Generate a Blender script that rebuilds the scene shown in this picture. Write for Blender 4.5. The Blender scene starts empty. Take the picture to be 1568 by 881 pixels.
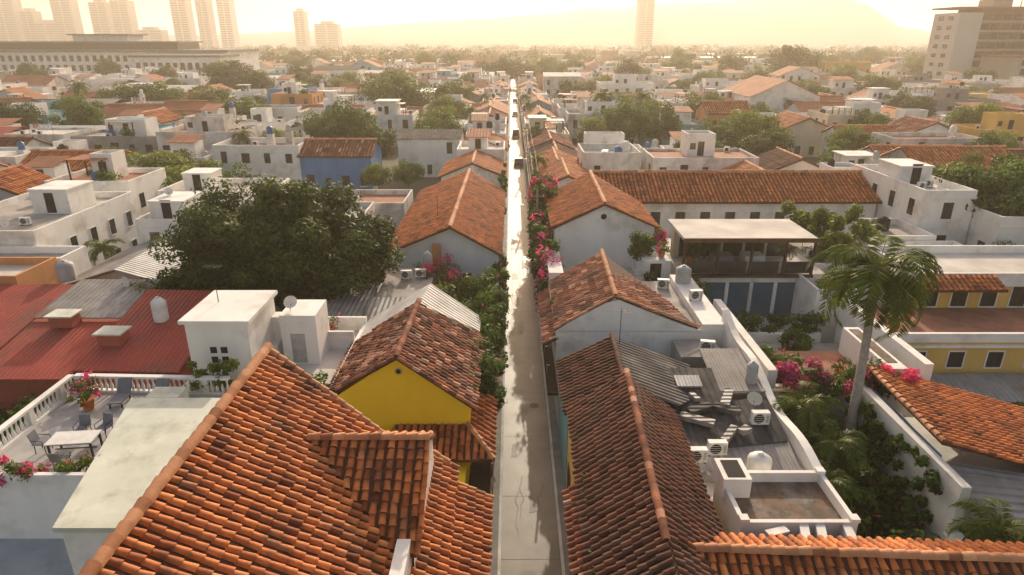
import bpy, math, random
import numpy as np
from mathutils import Vector
R=random.Random(7); NR=np.random.RandomState(5)
SC=bpy.context.scene; COL=bpy.context.collection
# ------------------------------------------------------------------ materials
MATS={}
def mat(name,c1,c2=None,scale=.8,rough=.8,bump=.15,metal=0,spec=.3,streak=False,tint=None,corr=None,leaf=False,lo=.35,hi=.7,c3=None,s3=.15,bscale=None,rvar=0):
    m=bpy.data.materials.new(name); m.use_nodes=True; nt=m.node_tree; N=nt.nodes; L=nt.links
    b=N["Principled BSDF"]; out=N["Material Output"]
    b.inputs["Roughness"].default_value=rough; b.inputs["Metallic"].default_value=metal
    b.inputs["Specular IOR Level"].default_value=spec
    g=N.new("ShaderNodeNewGeometry")
    def noise(s,det=5,sc=(1,1,1)):
        mp=N.new("ShaderNodeMapping"); mp.inputs["Scale"].default_value=sc
        L.new(g.outputs["Position"],mp.inputs[0])
        n=N.new("ShaderNodeTexNoise"); n.inputs["Scale"].default_value=s; n.inputs["Detail"].default_value=det
        n.inputs["Roughness"].default_value=.62
        L.new(mp.outputs[0],n.inputs["Vector"]); return n.outputs["Fac"]
    def ramp(src,a,bb,c=0,d=1):
        r=N.new("ShaderNodeMapRange"); r.inputs["From Min"].default_value=a; r.inputs["From Max"].default_value=bb
        r.inputs["To Min"].default_value=c; r.inputs["To Max"].default_value=d
        L.new(src,r.inputs["Value"]); return r.outputs["Result"]
    def mix(f,a,bb):
        x=N.new("ShaderNodeMix"); x.data_type='RGBA'
        if hasattr(f,"is_linked"): L.new(f,x.inputs["Factor"])
        else: x.inputs["Factor"].default_value=f
        for v,i in((a,6),(bb,7)):
            if isinstance(v,tuple): x.inputs[i].default_value=v+(1,)
            else: L.new(v,x.inputs[i])
        return x.outputs[2]
    c2=c2 or tuple(v*.75 for v in c1)
    col=mix(ramp(noise(scale,6,(1,1,.22) if streak else (1,1,1)),lo,hi),c1,c2)
    if c3:
        col=mix(ramp(noise(s3,4),.5,.72),col,c3)
    if tint:
        at=N.new("ShaderNodeAttribute"); at.attribute_name="tint"
        cr=N.new("ShaderNodeValToRGB"); e=cr.color_ramp
        e.elements[0].position=tint[0][0]; e.elements[0].color=tint[0][1]+(1,)
        e.elements[1].position=tint[-1][0]; e.elements[1].color=tint[-1][1]+(1,)
        for p,c in tint[1:-1]:
            k=e.elements.new(p); k.color=c+(1,)
        L.new(at.outputs["Fac"],cr.inputs[0])
        mm=N.new("ShaderNodeMix"); mm.data_type='RGBA'; mm.blend_type='MULTIPLY'; mm.inputs["Factor"].default_value=1
        L.new(col,mm.inputs[6]); L.new(cr.outputs[0],mm.inputs[7]); col=mm.outputs[2]
    hgt=noise(bscale or scale*5,4)
    if rvar: L.new(ramp(noise(.9,5),.3,.7,rough-rvar,rough+rvar),b.inputs["Roughness"])
    if corr:
        ax,per=corr
        sp=N.new("ShaderNodeSeparateXYZ"); L.new(g.outputs["Position"],sp.inputs[0])
        ml=N.new("ShaderNodeMath"); ml.operation='MULTIPLY'; ml.inputs[1].default_value=2*math.pi/per; L.new(sp.outputs[ax],ml.inputs[0])
        sn=N.new("ShaderNodeMath"); sn.operation='SINE'; L.new(ml.outputs[0],sn.inputs[0])
        bp=N.new("ShaderNodeBump"); bp.inputs["Strength"].default_value=.8; bp.inputs["Distance"].default_value=.05
        L.new(sn.outputs[0],bp.inputs["Height"])
        b2=N.new("ShaderNodeBump"); b2.inputs["Strength"].default_value=bump; b2.inputs["Distance"].default_value=.05
        L.new(hgt,b2.inputs["Height"]); L.new(bp.outputs[0],b2.inputs["Normal"]); L.new(b2.outputs[0],b.inputs["Normal"])
    elif bump>0:
        bp=N.new("ShaderNodeBump"); bp.inputs["Strength"].default_value=bump; bp.inputs["Distance"].default_value=.04
        L.new(hgt,bp.inputs["Height"]); L.new(bp.outputs[0],b.inputs["Normal"])
    L.new(col,b.inputs["Base Color"])
    if leaf:
        tr=N.new("ShaderNodeBsdfTranslucent"); ms=N.new("ShaderNodeMixShader"); ms.inputs[0].default_value=.45
        L.new(col,tr.inputs[0]); L.new(b.outputs[0],ms.inputs[1]); L.new(tr.outputs[0],ms.inputs[2]); L.new(ms.outputs[0],out.inputs[0])
    MATS[name]=m; return m
mat("white_wall",(.84,.82,.78),(.74,.71,.66),.5,.85,.12,streak=True,lo=.38,hi=.74,c3=(.55,.52,.47),s3=.4)
mat("white_wall_aged",(.74,.71,.66),(.40,.37,.33),.6,.9,.25,streak=True,lo=.4,hi=.75,c3=(.32,.30,.27),s3=.5)
mat("cream_wall",(.68,.60,.46),(.52,.45,.34),.6,.9,.15,streak=True)
mat("yellow_wall",(.92,.63,.03),(.84,.52,.02),.5,.85,.15,streak=True,lo=.4,hi=.85)
mat("ochre_wall",(.70,.46,.14),(.56,.36,.11),.5,.9,.15,streak=True)
mat("orange_wall",(.62,.30,.12),(.45,.22,.10),.5,.9,.15,streak=True)
mat("blue_wall",(.10,.26,.50),(.08,.18,.35),.5,.9,.15,streak=True)
mat("teal_wall",(.20,.42,.45),(.15,.30,.33),.5,.9,.15,streak=True)
mat("pink_wall",(.60,.33,.30),(.48,.26,.24),.5,.9,.15,streak=True)
mat("red_wall",(.45,.12,.08),(.32,.09,.06),.5,.9,.15,streak=True)
mat("palewall",(.72,.75,.76),(.62,.64,.64),.5,.9,.12,streak=True)
mat("stone_wall",(.34,.30,.25),(.18,.16,.13),1.5,.95,.5)
mat("grey_block",(.33,.32,.30),(.22,.21,.20),1,.95,.3)
mat("slab_pale",(.66,.68,.58),(.52,.54,.45),.6,.7,.05,c3=(.42,.43,.36),s3=.9)
mat("roof_floor",(.48,.44,.39),(.25,.23,.21),.45,.9,.2,lo=.35,hi=.65)
mat("roof_floor_light",(.66,.62,.56),(.42,.39,.35),.4,.9,.15)
mat("roof_floor_red",(.40,.18,.11),(.22,.11,.08),.8,.9,.2)
mat("roof_floor_brown",(.20,.13,.09),(.10,.085,.07),1.6,.9,.2,c3=(.26,.24,.22),s3=1.2,lo=.4,hi=.6)
mat("terrace_tile",(.46,.45,.43),(.32,.32,.32),1.2,.5,.05)
mat("patio_blue",(.38,.41,.44),(.28,.31,.34),1.2,.5,.05)
TT=[(0,(.34,.25,.2)),(.18,(.58,.46,.4)),(.5,(.95,.88,.82)),(.85,(1.15,1.15,1.1)),(1,(1.3,1.4,1.4))]
mat("terracotta_tile",(.64,.215,.06),(.40,.12,.04),2.2,.75,.35,tint=TT,c3=(.20,.085,.045),s3=.75)
mat("terracotta_tile_old",(.44,.17,.085),(.18,.085,.06),1.8,.85,.4,tint=[(0,(.2,.18,.18)),(.25,(.5,.42,.4)),(.6,(1,.9,.85)),(.8,(1.3,1.3,1.25)),(.95,(1.9,2.4,2.7)),(1,(2.1,2.8,3.2))],c3=(.11,.065,.05),s3=.6)
mat("terracotta_tile_dark",(.21,.085,.05),(.10,.05,.035),1.8,.85,.4,tint=TT,c3=(.09,.055,.045),s3=.6)
mat("tile_bed",(.13,.055,.03),(.07,.032,.02),2,.9,.3)  # bed colour darkened to stand for the shade in gaps between tiles
mat("tile_bed_dark",(.09,.045,.035),(.05,.03,.025),2,.9,.3)
mat("ridge_tile",(.62,.31,.16),(.45,.22,.12),2,.8,.3,tint=TT)
for a in(0,1):
    mat("terracotta_far_%d"%a,(.44,.17,.08),(.28,.11,.06),.35,.85,.3,corr=(a,.5),c3=(.22,.10,.06),s3=.25)
    mat("metal_roof_grey_%d"%a,(.36,.35,.34),(.20,.19,.18),.4,.6,.15,corr=(a,.35),spec=.15,c3=(.22,.15,.11),s3=.3)
    mat("metal_roof_dark_%d"%a,(.055,.055,.06),(.10,.095,.09),.7,.85,.15,corr=(a,.35),spec=.08,c3=(.17,.16,.15),s3=.5)
    mat("metal_roof_red_%d"%a,(.46,.09,.065),(.32,.07,.055),.4,.7,.15,corr=(a,.3),spec=.15,c3=(.24,.09,.07),s3=.3)
    mat("metal_roof_light_%d"%a,(.58,.58,.56),(.36,.35,.34),.7,.5,.2,corr=(a,.35),spec=.3)
mat("asphalt_concrete",(.18,.16,.13),(.115,.103,.088),.35,.5,.12,spec=.36,c3=(.10,.092,.08),s3=.25,bscale=14,rvar=.02)
mat("sidewalk",(.24,.23,.21),(.15,.145,.135),1,.8,.2)
mat("kerb",(.60,.58,.54),(.38,.37,.35),1,.8,.1)
mat("joint",(.06,.055,.05),None,1,.6,0)
mat("patch",(.16,.148,.13),(.12,.112,.10),2,.56,.1,spec=.3)
mat("earth",(.15,.13,.10),(.07,.085,.045),.12,.95,.3,c3=(.05,.075,.03),s3=.03)
mat("hill",(.035,.04,.018),(.065,.055,.03),.02,.95,0)
mat("wood",(.16,.09,.05),(.09,.05,.03),3,.7,.2)
mat("dark_wood",(.07,.04,.025),(.04,.025,.018),3,.7,.2)
mat("black_metal",(.03,.03,.032),None,3,.5,0)
mat("glass_dark",(.035,.04,.045),(.02,.025,.03),.6,.12,0,spec=.6)
mat("glass_blue",(.06,.14,.20),(.04,.10,.14),.5,.08,0,spec=.7)
mat("shade",(.03,.028,.026),None,1,.9,0)
mat("ac_white",(.74,.73,.70),(.58,.57,.54),2,.5,.05)
mat("tank",(.45,.45,.44),(.3,.3,.29),2,.6,.1)
mat("tank_blue",(.06,.16,.35),None,2,.4,.05)
mat("bark",(.20,.17,.14),(.12,.10,.08),3,.95,.5)
mat("palm_bark",(.42,.39,.34),(.28,.25,.21),4,.9,.4)
mat("fabric_grey",(.22,.23,.25),None,3,.9,.1)
mat("cloth_white",(.7,.7,.7),None,3,.9,.1)
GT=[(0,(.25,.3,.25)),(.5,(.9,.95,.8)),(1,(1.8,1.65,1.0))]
mat("leaf_mango",(.065,.10,.022),(.045,.075,.018),.6,.55,0,tint=GT,leaf=True)
mat("leaf_green",(.09,.15,.028),(.065,.115,.022),.4,.6,0,tint=GT,leaf=True)
mat("leaf_light",(.17,.21,.035),(.11,.16,.03),.4,.6,0,tint=GT,leaf=True)
mat("leaf_far",(.04,.06,.02),(.06,.07,.025),.05,.8,0,tint=GT,leaf=True)
mat("leaf_palm",(.085,.14,.03),(.13,.15,.03),.6,.45,0,tint=GT,leaf=True,spec=.15)
mat("flower_pink",(.60,.07,.25),(.46,.06,.22),1,.7,0,tint=GT,leaf=True)
mat("car_dark",(.03,.032,.038),None,2,.25,0,spec=.6)
mat("car_silver",(.35,.36,.38),None,2,.25,0,metal=.5,spec=.6)
mat("rubber",(.02,.02,.02),None,2,.9,0)
mat("lamp_red",(.4,.02,.02),None,2,.4,0)
mat("fort_roof",(.13,.15,.14),(.09,.10,.10),.2,.7,.1)
mat("tower_beige",(.45,.38,.30),(.36,.31,.25),.1,.9,0)
mat("tower_brown",(.30,.16,.12),(.22,.12,.09),.1,.9,0)
mat("tower_white",(.55,.52,.48),(.48,.46,.42),.1,.9,0)
# ------------------------------------------------------------------ mesh builder
class MB:
    def __init__(s): s.v=[];s.f=[];s.m=[];s.t=[];s.mats=[];s.sm=[]
    def mi(s,n):
        if n not in s.mats: s.mats.append(n)
        return s.mats.index(n)
    def face(s,pts,m,t=.5,sm=False):
        k=len(s.v); s.v.extend(tuple(p) for p in pts); s.f.append(tuple(range(k,k+len(pts)))); s.m.append(s.mi(m)); s.t.append(t); s.sm.append(sm)
    def raw(s,V,F,m,t=.5,sm=False):
        k=len(s.v); s.v.extend(V); i=s.mi(m)
        for q in F: s.f.append(tuple(a+k for a in q)); s.m.append(i); s.t.append(t); s.sm.append(sm)
    def box(s,x0,x1,y0,y1,z0,z1,m,top=None,t=.5):
        V=[(x0,y0,z0),(x1,y0,z0),(x1,y1,z0),(x0,y1,z0),(x0,y0,z1),(x1,y0,z1),(x1,y1,z1),(x0,y1,z1)]
        s.raw(V,[(0,1,5,4),(1,2,6,5),(2,3,7,6),(3,0,4,7),(0,3,2,1)],m,t); s.raw(V,[(4,5,6,7)],top or m,t)
    def prism(s,poly,z0,z1,m,top=None):
        n=len(poly); V=[(x,y,z0) for x,y in poly]+[(x,y,z1) for x,y in poly]
        s.raw(V,[(i,(i+1)%n,n+(i+1)%n,n+i) for i in range(n)],m); s.raw(V,[tuple(range(n,2*n))],top or m)
    def lathe(s,cx,cy,prof,m,seg=10,cap=True,sm=True,t=.5):
        V=[];F=[]
        for r,z in prof:
            for i in range(seg): a=2*math.pi*i/seg; V.append((cx+r*math.cos(a),cy+r*math.sin(a),z))
        for j in range(len(prof)-1):
            for i in range(seg): F.append((j*seg+i,j*seg+(i+1)%seg,(j+1)*seg+(i+1)%seg,(j+1)*seg+i))
        s.raw(V,F,m,t,sm)
        if cap: s.raw(V[-seg:],[tuple(range(seg))],m,t)
    def tube(s,pts,rad,m,seg=7,t=.5):
        V=[];F=[];n=len(pts)
        for j,p in enumerate(pts):
            p=Vector(p); d=(Vector(pts[min(j+1,n-1)])-Vector(pts[max(j-1,0)])).normalized()
            u=d.orthogonal().normalized() if abs(d.z)<.95 else Vector((1,0,0)); u=(u-d*u.dot(d)).normalized(); w=d.cross(u)
            for i in range(seg): a=2*math.pi*i/seg; V.append(tuple(p+(u*math.cos(a)+w*math.sin(a))*rad[j]))
        for j in range(n-1):
            for i in range(seg): F.append((j*seg+i,j*seg+(i+1)%seg,(j+1)*seg+(i+1)%seg,(j+1)*seg+i))
        s.raw(V,F,m,t,True)
    def quads(s,V,m,T):
        k=len(s.v); s.v.extend(map(tuple,V.tolist())); n=len(V)//4; i=s.mi(m)
        s.f.extend((k+4*q,k+4*q+1,k+4*q+2,k+4*q+3) for q in range(n)); s.m.extend([i]*n); s.t.extend(T.tolist()); s.sm.extend([False]*n)
    def mesh(s,name):
        me=bpy.data.meshes.new(name); me.from_pydata(s.v,[],s.f)
        for n in s.mats: me.materials.append(MATS[n])
        me.polygons.foreach_set("material_index",s.m); me.polygons.foreach_set("use_smooth",s.sm)
        a=me.attributes.new("tint",'FLOAT','FACE'); a.data.foreach_set("value",s.t); me.update(); return me
    def obj(s,name,parent=None):
        o=bpy.data.objects.new(name,s.mesh(name)); COL.objects.link(o)
        if parent: o.parent=parent
        return o
def group(name):
    e=bpy.data.objects.new(name,None); COL.objects.link(e); return e
# ---- roofs
def frame(poly):
    P=[Vector(p) for p in poly]; n=Vector((0,0,0))
    for i in range(len(P)): n+=P[i].cross(P[(i+1)%len(P)])
    n.normalize()
    if n.z<0: n=-n
    d=Vector((0,0,-1)); d=(d-n*d.dot(n)).normalized(); a=d.cross(n).normalized()
    return P,n,d,a
def tiles(mb,poly,pitch=.34,tl=.42,m="terracotta_tile",bed="tile_bed",seg=5,thick=.14,jit=1.0,tm=.55,ts=.2):
    P,n,d,a=frame(poly); o=P[0]
    Q=[((p-o).dot(a),(p-o).dot(d)) for p in P]
    k=len(P); V=[tuple(p) for p in P]+[tuple(p-Vector((0,0,thick))) for p in P]
    mb.raw(V,[tuple(range(k))],bed); mb.raw(V,[(i,(i+1)%k,k+(i+1)%k,k+i) for i in range(k)]+[tuple(range(k,2*k))],bed)
    a0=min(q[0] for q in Q); a1=max(q[0] for q in Q); nc=max(1,int(round((a1-a0)/pitch))); pt=(a1-a0)/nc
    r=pt*.37; angs=[math.radians(-80+160*i/seg) for i in range(seg+1)]
    for c in range(nc):
        ac=a0+(c+.5)*pt; bs=[]
        for i in range(len(Q)):
            (x0,y0),(x1,y1)=Q[i],Q[(i+1)%len(Q)]
            if (x0-ac)*(x1-ac)<=0 and abs(x1-x0)>1e-6: bs.append(y0+(y1-y0)*(ac-x0)/(x1-x0))
        if len(bs)<2: continue
        b0,b1=min(bs),max(bs)
        if b1-b0<.1: continue
        nt=max(1,int(round((b1-b0)/tl))); L=(b1-b0)/nt; off=R.uniform(-.03,.05); ct=R.uniform(-.07,.07); wob=R.uniform(-.02,.02)*jit
        for q in range(nt):
            be=b0+(q+1)*L+off+R.uniform(-.02,.02)*jit; bu=b0+q*L
            j=wob*math.sin(q*.9+c)+R.uniform(-.012,.012)*jit; lift=.045+R.uniform(-.008,.012)*jit; sk=R.uniform(-.012,.012)*jit
            V=[]
            for bb,rr,h,s_ in((bu,r*.84,.0,-sk),(be+.03,r,lift,sk)):
                for g in angs:
                    V.append(tuple(o+a*(ac+j+s_+math.sin(g)*rr)+d*bb+n*(math.cos(g)*rr*.95+h-.02)))
            t=min(1,max(0,R.gauss(tm,ts)+ct)); s1=seg+1
            mb.raw(V,[(i,i+1,s1+i+1,s1+i) for i in range(seg)],m,t,True)
def ridge(mb,p0,p1,r=.17,tl=.5,m="ridge_tile",z=.03):
    p0=Vector(p0);p1=Vector(p1);L=(p1-p0).length;d=(p1-p0)/L;u=d.cross(Vector((0,0,1))).normalized();n=u.cross(d)
    k=max(1,int(L/tl))
    for i in range(k):
        V=[]; jj=R.uniform(-.02,.02)
        for b,rr,h in((i*L/k,r*.88,z),((i+1)*L/k+.04,r*1.05,z+.04)):
            for g in range(7):
                a=math.radians(-95+190*g/6); V.append(tuple(p0+d*b+u*(math.sin(a)*rr+jj)+n*(math.cos(a)*rr+h)))
        mb.raw(V,[(g,g+1,8+g,7+g) for g in range(6)],m,min(1,max(0,R.gauss(.55,.2))),True)
def sheet(mb,poly,m,thick=.08):
    k=len(poly); V=[tuple(p) for p in poly]+[(p[0],p[1],p[2]-thick) for p in poly]
    mb.raw(V,[tuple(range(k))],m); mb.raw(V,[(i,(i+1)%k,k+(i+1)%k,k+i) for i in range(k)]+[tuple(range(k,2*k))],m)
def window(mb,side,c,u,z,w,h,frame="white_wall",pane="glass_dark",proud=.05,bars=True):
    def bx(u0,u1,z0,z1,p0,p1,m):
        if side=='S': mb.box(u0,u1,c-p1,c-p0,z0,z1,m)
        elif side=='E': mb.box(c+p0,c+p1,u0,u1,z0,z1,m)
        else: mb.box(c-p1,c-p0,u0,u1,z0,z1,m)
    bx(u-w/2,u+w/2,z,z+h,-.01,.012,pane)
    if bars:
        f=.07
        bx(u-w/2-f,u-w/2,z-f,z+h+f,-.01,proud,frame); bx(u+w/2,u+w/2+f,z-f,z+h+f,-.01,proud,frame)
        bx(u-w/2,u+w/2,z+h,z+h+f,-.01,proud-.003,frame); bx(u-w/2,u+w/2,z-f,z,-.01,proud+.05,frame)
        bx(u-.02,u+.02,z,z+h,-.005,.03,"dark_wood")
def parapet(mb,x0,x1,y0,y1,z0,h,m,t=.2):
    mb.box(x0,x1,y0,y0+t,z0,z0+h,m); mb.box(x0,x1,y1-t,y1,z0,z0+h,m)
    mb.box(x0,x0+t,y0+t,y1-t,z0,z0+h,m); mb.box(x1-t,x1,y0+t,y1-t,z0,z0+h,m)
def ac_unit(x,y,z,name="air_conditioner",rot=0):
    mb=MB(); mb.box(-.42,.42,-.16,.16,.08,.72,"ac_white"); mb.box(-.4,-.3,-.14,.14,0,.08,"black_metal"); mb.box(.3,.4,-.14,.14,0,.08,"black_metal")
    V=[(-.1,-.165,.4)]+[(-.1+.26*math.cos(i*math.pi/8),-.165,.4+.26*math.sin(i*math.pi/8)) for i in range(16)]
    mb.raw(V,[(0,1+i,1+(i+1)%16) for i in range(16)],"shade")
    for k in range(4): mb.box(-.34,.14,-.18,-.17,.22+k*.11,.235+k*.11,"ac_white")
    mb.box(.24,.38,-.175,-.165,.2,.6,"tank")
    o=mb.obj(name); o.location=(x,y,z); o.rotation_euler[2]=rot
def water_tank(x,y,z,r=.55,h=1.1,m="tank"):
    mb=MB(); mb.lathe(x,y,[(r,z),(r*1.02,z+h*.3),(r,z+h*.33),(r*1.02,z+h*.6),(r,z+h*.85),(r*.5,z+h),(r*.25,z+h),(r*.25,z+h*1.07),(.01,z+h*1.07)],m,14,False); mb.obj("water_tank")
# ---- foliage
def leafcloud(mb,c,rad,n,size,m,clumps=50,cr=.3,lo=.55,seed=0,tb=0,zmin=-.6):
    rs=np.random.RandomState(seed+11); c=np.array(c,float); rad=np.array(rad,float)
    D=rs.normal(size=(clumps,3)); D/=np.linalg.norm(D,axis=1)[:,None]; D[:,2]=np.maximum(D[:,2],zmin)
    C=D*rs.uniform(lo,1.0,(clumps,1)); ci=rs.randint(0,clumps,n)
    cs=rs.uniform(.6,1.25,clumps)*cr
    off=rs.normal(size=(n,3)); off/=np.linalg.norm(off,axis=1)[:,None]; off*=rs.uniform(.35,1.05,(n,1))**.6
    P=c+(C[ci]+off*cs[ci][:,None])*rad
    N=off+rs.normal(scale=.55,size=(n,3))+np.array([0,0,.45]); N/=np.linalg.norm(N,axis=1)[:,None]
    U=np.cross(N,rs.normal(size=(n,3))); U/=np.linalg.norm(U,axis=1)[:,None]+1e-9; Wv=np.cross(N,U)
    s=size*rs.uniform(.6,1.3,(n,1))
    V=np.stack([P-U*s*.9,P-Wv*s*.38+U*s*.1,P+U*s*.9,P+Wv*s*.38+U*s*.1],1).reshape(-1,3)
    ct=rs.uniform(-.2,.2,clumps)
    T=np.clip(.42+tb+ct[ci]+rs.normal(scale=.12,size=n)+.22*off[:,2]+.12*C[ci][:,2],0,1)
    mb.quads(V,m,T)
def limbs(mb,base,top,r,spread,m="bark",seed=0):
    rs=random.Random(seed); b=Vector(base); t=Vector(top); mid=b.lerp(t,.5)+Vector((rs.uniform(-.3,.3),rs.uniform(-.3,.3),0))*r*2
    mb.tube([b,mid,t],[r*1.25,r,r*.75],m,9)
    for i in range(7):
        a=i*2*math.pi/7+rs.uniform(-.3,.3); s=Vector((math.cos(a)*spread[0],math.sin(a)*spread[1],spread[2]*rs.uniform(.3,1)))
        st=b.lerp(t,rs.uniform(.75,1)); mb.tube([st,st+s*.4+Vector((0,0,.4)),st+s*.8],[r*.5,r*.3,r*.1],m,6)
def tree_mesh(kind,seed):
    mb=MB(); limbs(mb,(0,0,0),(0,0,3.2),.28,(3.5,3.5,3),seed=seed)
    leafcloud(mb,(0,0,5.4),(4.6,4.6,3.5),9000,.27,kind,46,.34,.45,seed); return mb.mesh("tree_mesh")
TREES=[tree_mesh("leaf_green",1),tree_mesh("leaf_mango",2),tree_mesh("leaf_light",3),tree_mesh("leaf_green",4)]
def tree(x,y,r,k=None,name="leafy_tree",z=0,zs=1):
    o=bpy.data.objects.new(name,TREES[k if k is not None else R.randrange(4)]); COL.objects.link(o)
    s=r/5.6; o.location=(x,y,z); o.scale=(s,s,s*zs); o.rotation_euler[2]=R.uniform(0,6.28)
def palm_mesh(h,fl=3.2,nf=20,seed=0,lean=(0,0),tr=.17):
    rs=random.Random(seed); mb=MB(); k=10; pts=[];rad=[]
    for i in range(k+1):
        t=i/k; pts.append((lean[0]*t*t,lean[1]*t*t,h*t)); rad.append(tr*(1.35-.5*t) if i>0 else tr*1.7)
    mb.tube(pts,rad,"palm_bark",10)
    for i in range(int(h/.35)):
        t=i*.35/h; mb.lathe(lean[0]*t*t,lean[1]*t*t,[(tr*(1.38-.5*t),h*t),(tr*(1.42-.5*t),h*t+.04)],"palm_bark",10,False,t=.3)
    top=Vector(pts[-1]); mb.tube([top-Vector((0,0,.1)),top+Vector((0,0,.9))],[tr*.8,tr*.4],"leaf_palm",8,t=.9)
    top=top+Vector((0,0,.6)); V=[];T=[]
    for f in range(nf):
        az=f*2.399+rs.uniform(-.2,.2); el=math.radians(75-95*(f/nf)+rs.uniform(-8,8)); L=fl*rs.uniform(.85,1.1)
        p=Vector(top); dirh=Vector((math.cos(az),math.sin(az),0)); e=el; S=18; spine=[Vector(p)]
        for q in range(S):
            p=p+(dirh*math.cos(e)+Vector((0,0,math.sin(e))))*(L/S); e-=math.radians(5.2+q*.25); spine.append(Vector(p))
        mb.tube(spine[::3],[.035*(1-.8*i/6) for i in range(len(spine[::3]))],"leaf_palm",4,t=.8)
        side=Vector((-math.sin(az),math.cos(az),0)); tt=rs.uniform(.3,.75)
        for q in range(2,S*2):
            u=q/(S*2); i0=int(u*S); fr=u*S-i0; c=spine[i0].lerp(spine[min(i0+1,S)],fr); d=(spine[min(i0+1,S)]-spine[i0]).normalized()
            ll=fl*.27*math.sin(math.pi*min(1,u*.8+.15))**.6*rs.uniform(.85,1.1)
            for sg in(-1,1):
                dr=(side*sg+d*.55+Vector((0,0,-.25+rs.uniform(-.15,.3)))).normalized(); w=d*.055*(fl/3.2)
                tip=c+dr*ll+Vector((0,0,-.12*ll)); mid=c+dr*ll*.5
                V+=[tuple(c-w*.5),tuple(mid-w),tuple(tip),tuple(mid+w)]; T.append(min(1,max(0,tt+rs.uniform(-.15,.15))))
    mb.quads(np.array(V),"leaf_palm",np.array(T)); return mb.mesh("palm_mesh")
PALM=palm_mesh(3.5,2.3,15,3,(.3,.2),.13); PALM2=palm_mesh(8,3.0,16,5,(.6,-.3),.16)
def palm(x,y,z=0,s=1,me=None):
    o=bpy.data.objects.new("palm_tree",me or PALM); COL.objects.link(o); o.location=(x,y,z); o.scale=(s,s,s); o.rotation_euler[2]=R.uniform(0,6.28); return o
def bush(name,x0,x1,y0,y1,z0,z1,n,size=.13,m="leaf_green",pink=0,seed=0,clumps=30,tb=0):
    mb=MB(); c=((x0+x1)/2,(y0+y1)/2,(z0+z1)/2); rad=((x1-x0)/2,(y1-y0)/2,(z1-z0)/2)
    def fill(n,m,sd,cl,tb=0):
        r2=np.random.RandomState(sd); C=r2.uniform(-1,1,(cl,3))*np.array(rad)+np.array(c); ci=r2.randint(0,cl,n)
        off=r2.normal(size=(n,3)); off/=np.linalg.norm(off,axis=1)[:,None]
        cr=min(.75,max(.3,min(rad)*.8)); P=C[ci]+off*cr*r2.uniform(.3,1,(n,1))
        N=off+r2.normal(scale=.6,size=(n,3))+np.array([0,0,.4]); N/=np.linalg.norm(N,axis=1)[:,None]
        U=np.cross(N,r2.normal(size=(n,3))); U/=np.linalg.norm(U,axis=1)[:,None]+1e-9; Wv=np.cross(N,U); s=size*r2.uniform(.6,1.4,(n,1))
        V=np.stack([P-U*s,P-Wv*s*.5,P+U*s,P+Wv*s*.5],1).reshape(-1,3)
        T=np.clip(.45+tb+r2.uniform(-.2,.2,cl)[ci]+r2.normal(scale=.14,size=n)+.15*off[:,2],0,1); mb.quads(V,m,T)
    if n: fill(n,m,seed+1,clumps,tb)
    if pink: fill(pink,"flower_pink",seed+2,max(4,clumps//2),.15)
    mb.obj(name)
# ------------------------------------------------------------------ ground & street
mb=MB(); mb.face([(-6000,-200,0),(6000,-200,0),(6000,9000,0),(-6000,9000,0)],"earth"); mb.obj("ground")
mb=MB(); mb.face([(-.5,5,.02),(2.2,5,.02),(2.2,420,.02),(-.5,420,.02)],"asphalt_concrete")
y=8
while y<120:
    mb.face([(-.49,y,.024),(2.19,y+.03,.024),(2.19,y+.055,.024),(-.49,y+.025,.024)],"joint"); y+=R.uniform(4.2,6.5)
for k in range(9):
    yy=R.uniform(15,70); xx=R.uniform(-.3,1.4); w=R.uniform(.3,.8); l=R.uniform(.8,2.6)
    mb.face([(xx,yy,.028+k*.0003),(xx+w,yy+.1,.028+k*.0003),(xx+w-.1,yy+l,.028+k*.0003),(xx+.05,yy+l*.9,.028+k*.0003)],"patch")
for k in range(1):
    yy=R.uniform(25,45); xx=R.uniform(.2,1.6); V=[(xx+.3*math.cos(a*math.pi/8),yy+.3*math.sin(a*math.pi/8),.033) for a in range(16)]; mb.raw(V,[tuple(range(16))],"joint")
# hairline cracks
for k in range(7):
    x=R.uniform(-.2,1.9); y=R.uniform(14,60)
    for q in range(9):
        nx_=min(2.1,max(-.4,x+R.uniform(-.16,.16))); ny_=y+R.uniform(.15,.5); mb.face([(x,y,.036+k*.0003),(x+.02,y,.036+k*.0003),(nx_+.02,ny_,.036+k*.0003),(nx_,ny_,.036+k*.0003)],"joint"); x,y=nx_,ny_
mb.obj("concrete_road")
mb=MB(); mb.box(-1.1,-.64,5,420,0,.15,"sidewalk"); mb.box(-.64,-.5,5,420,0,.155,"kerb"); mb.obj("sidewalk")
mb=MB(); mb.box(2.33,2.75,5,420,0,.15,"sidewalk"); mb.box(2.2,2.33,5,420,0,.155,"kerb"); mb.obj("sidewalk")
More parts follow.
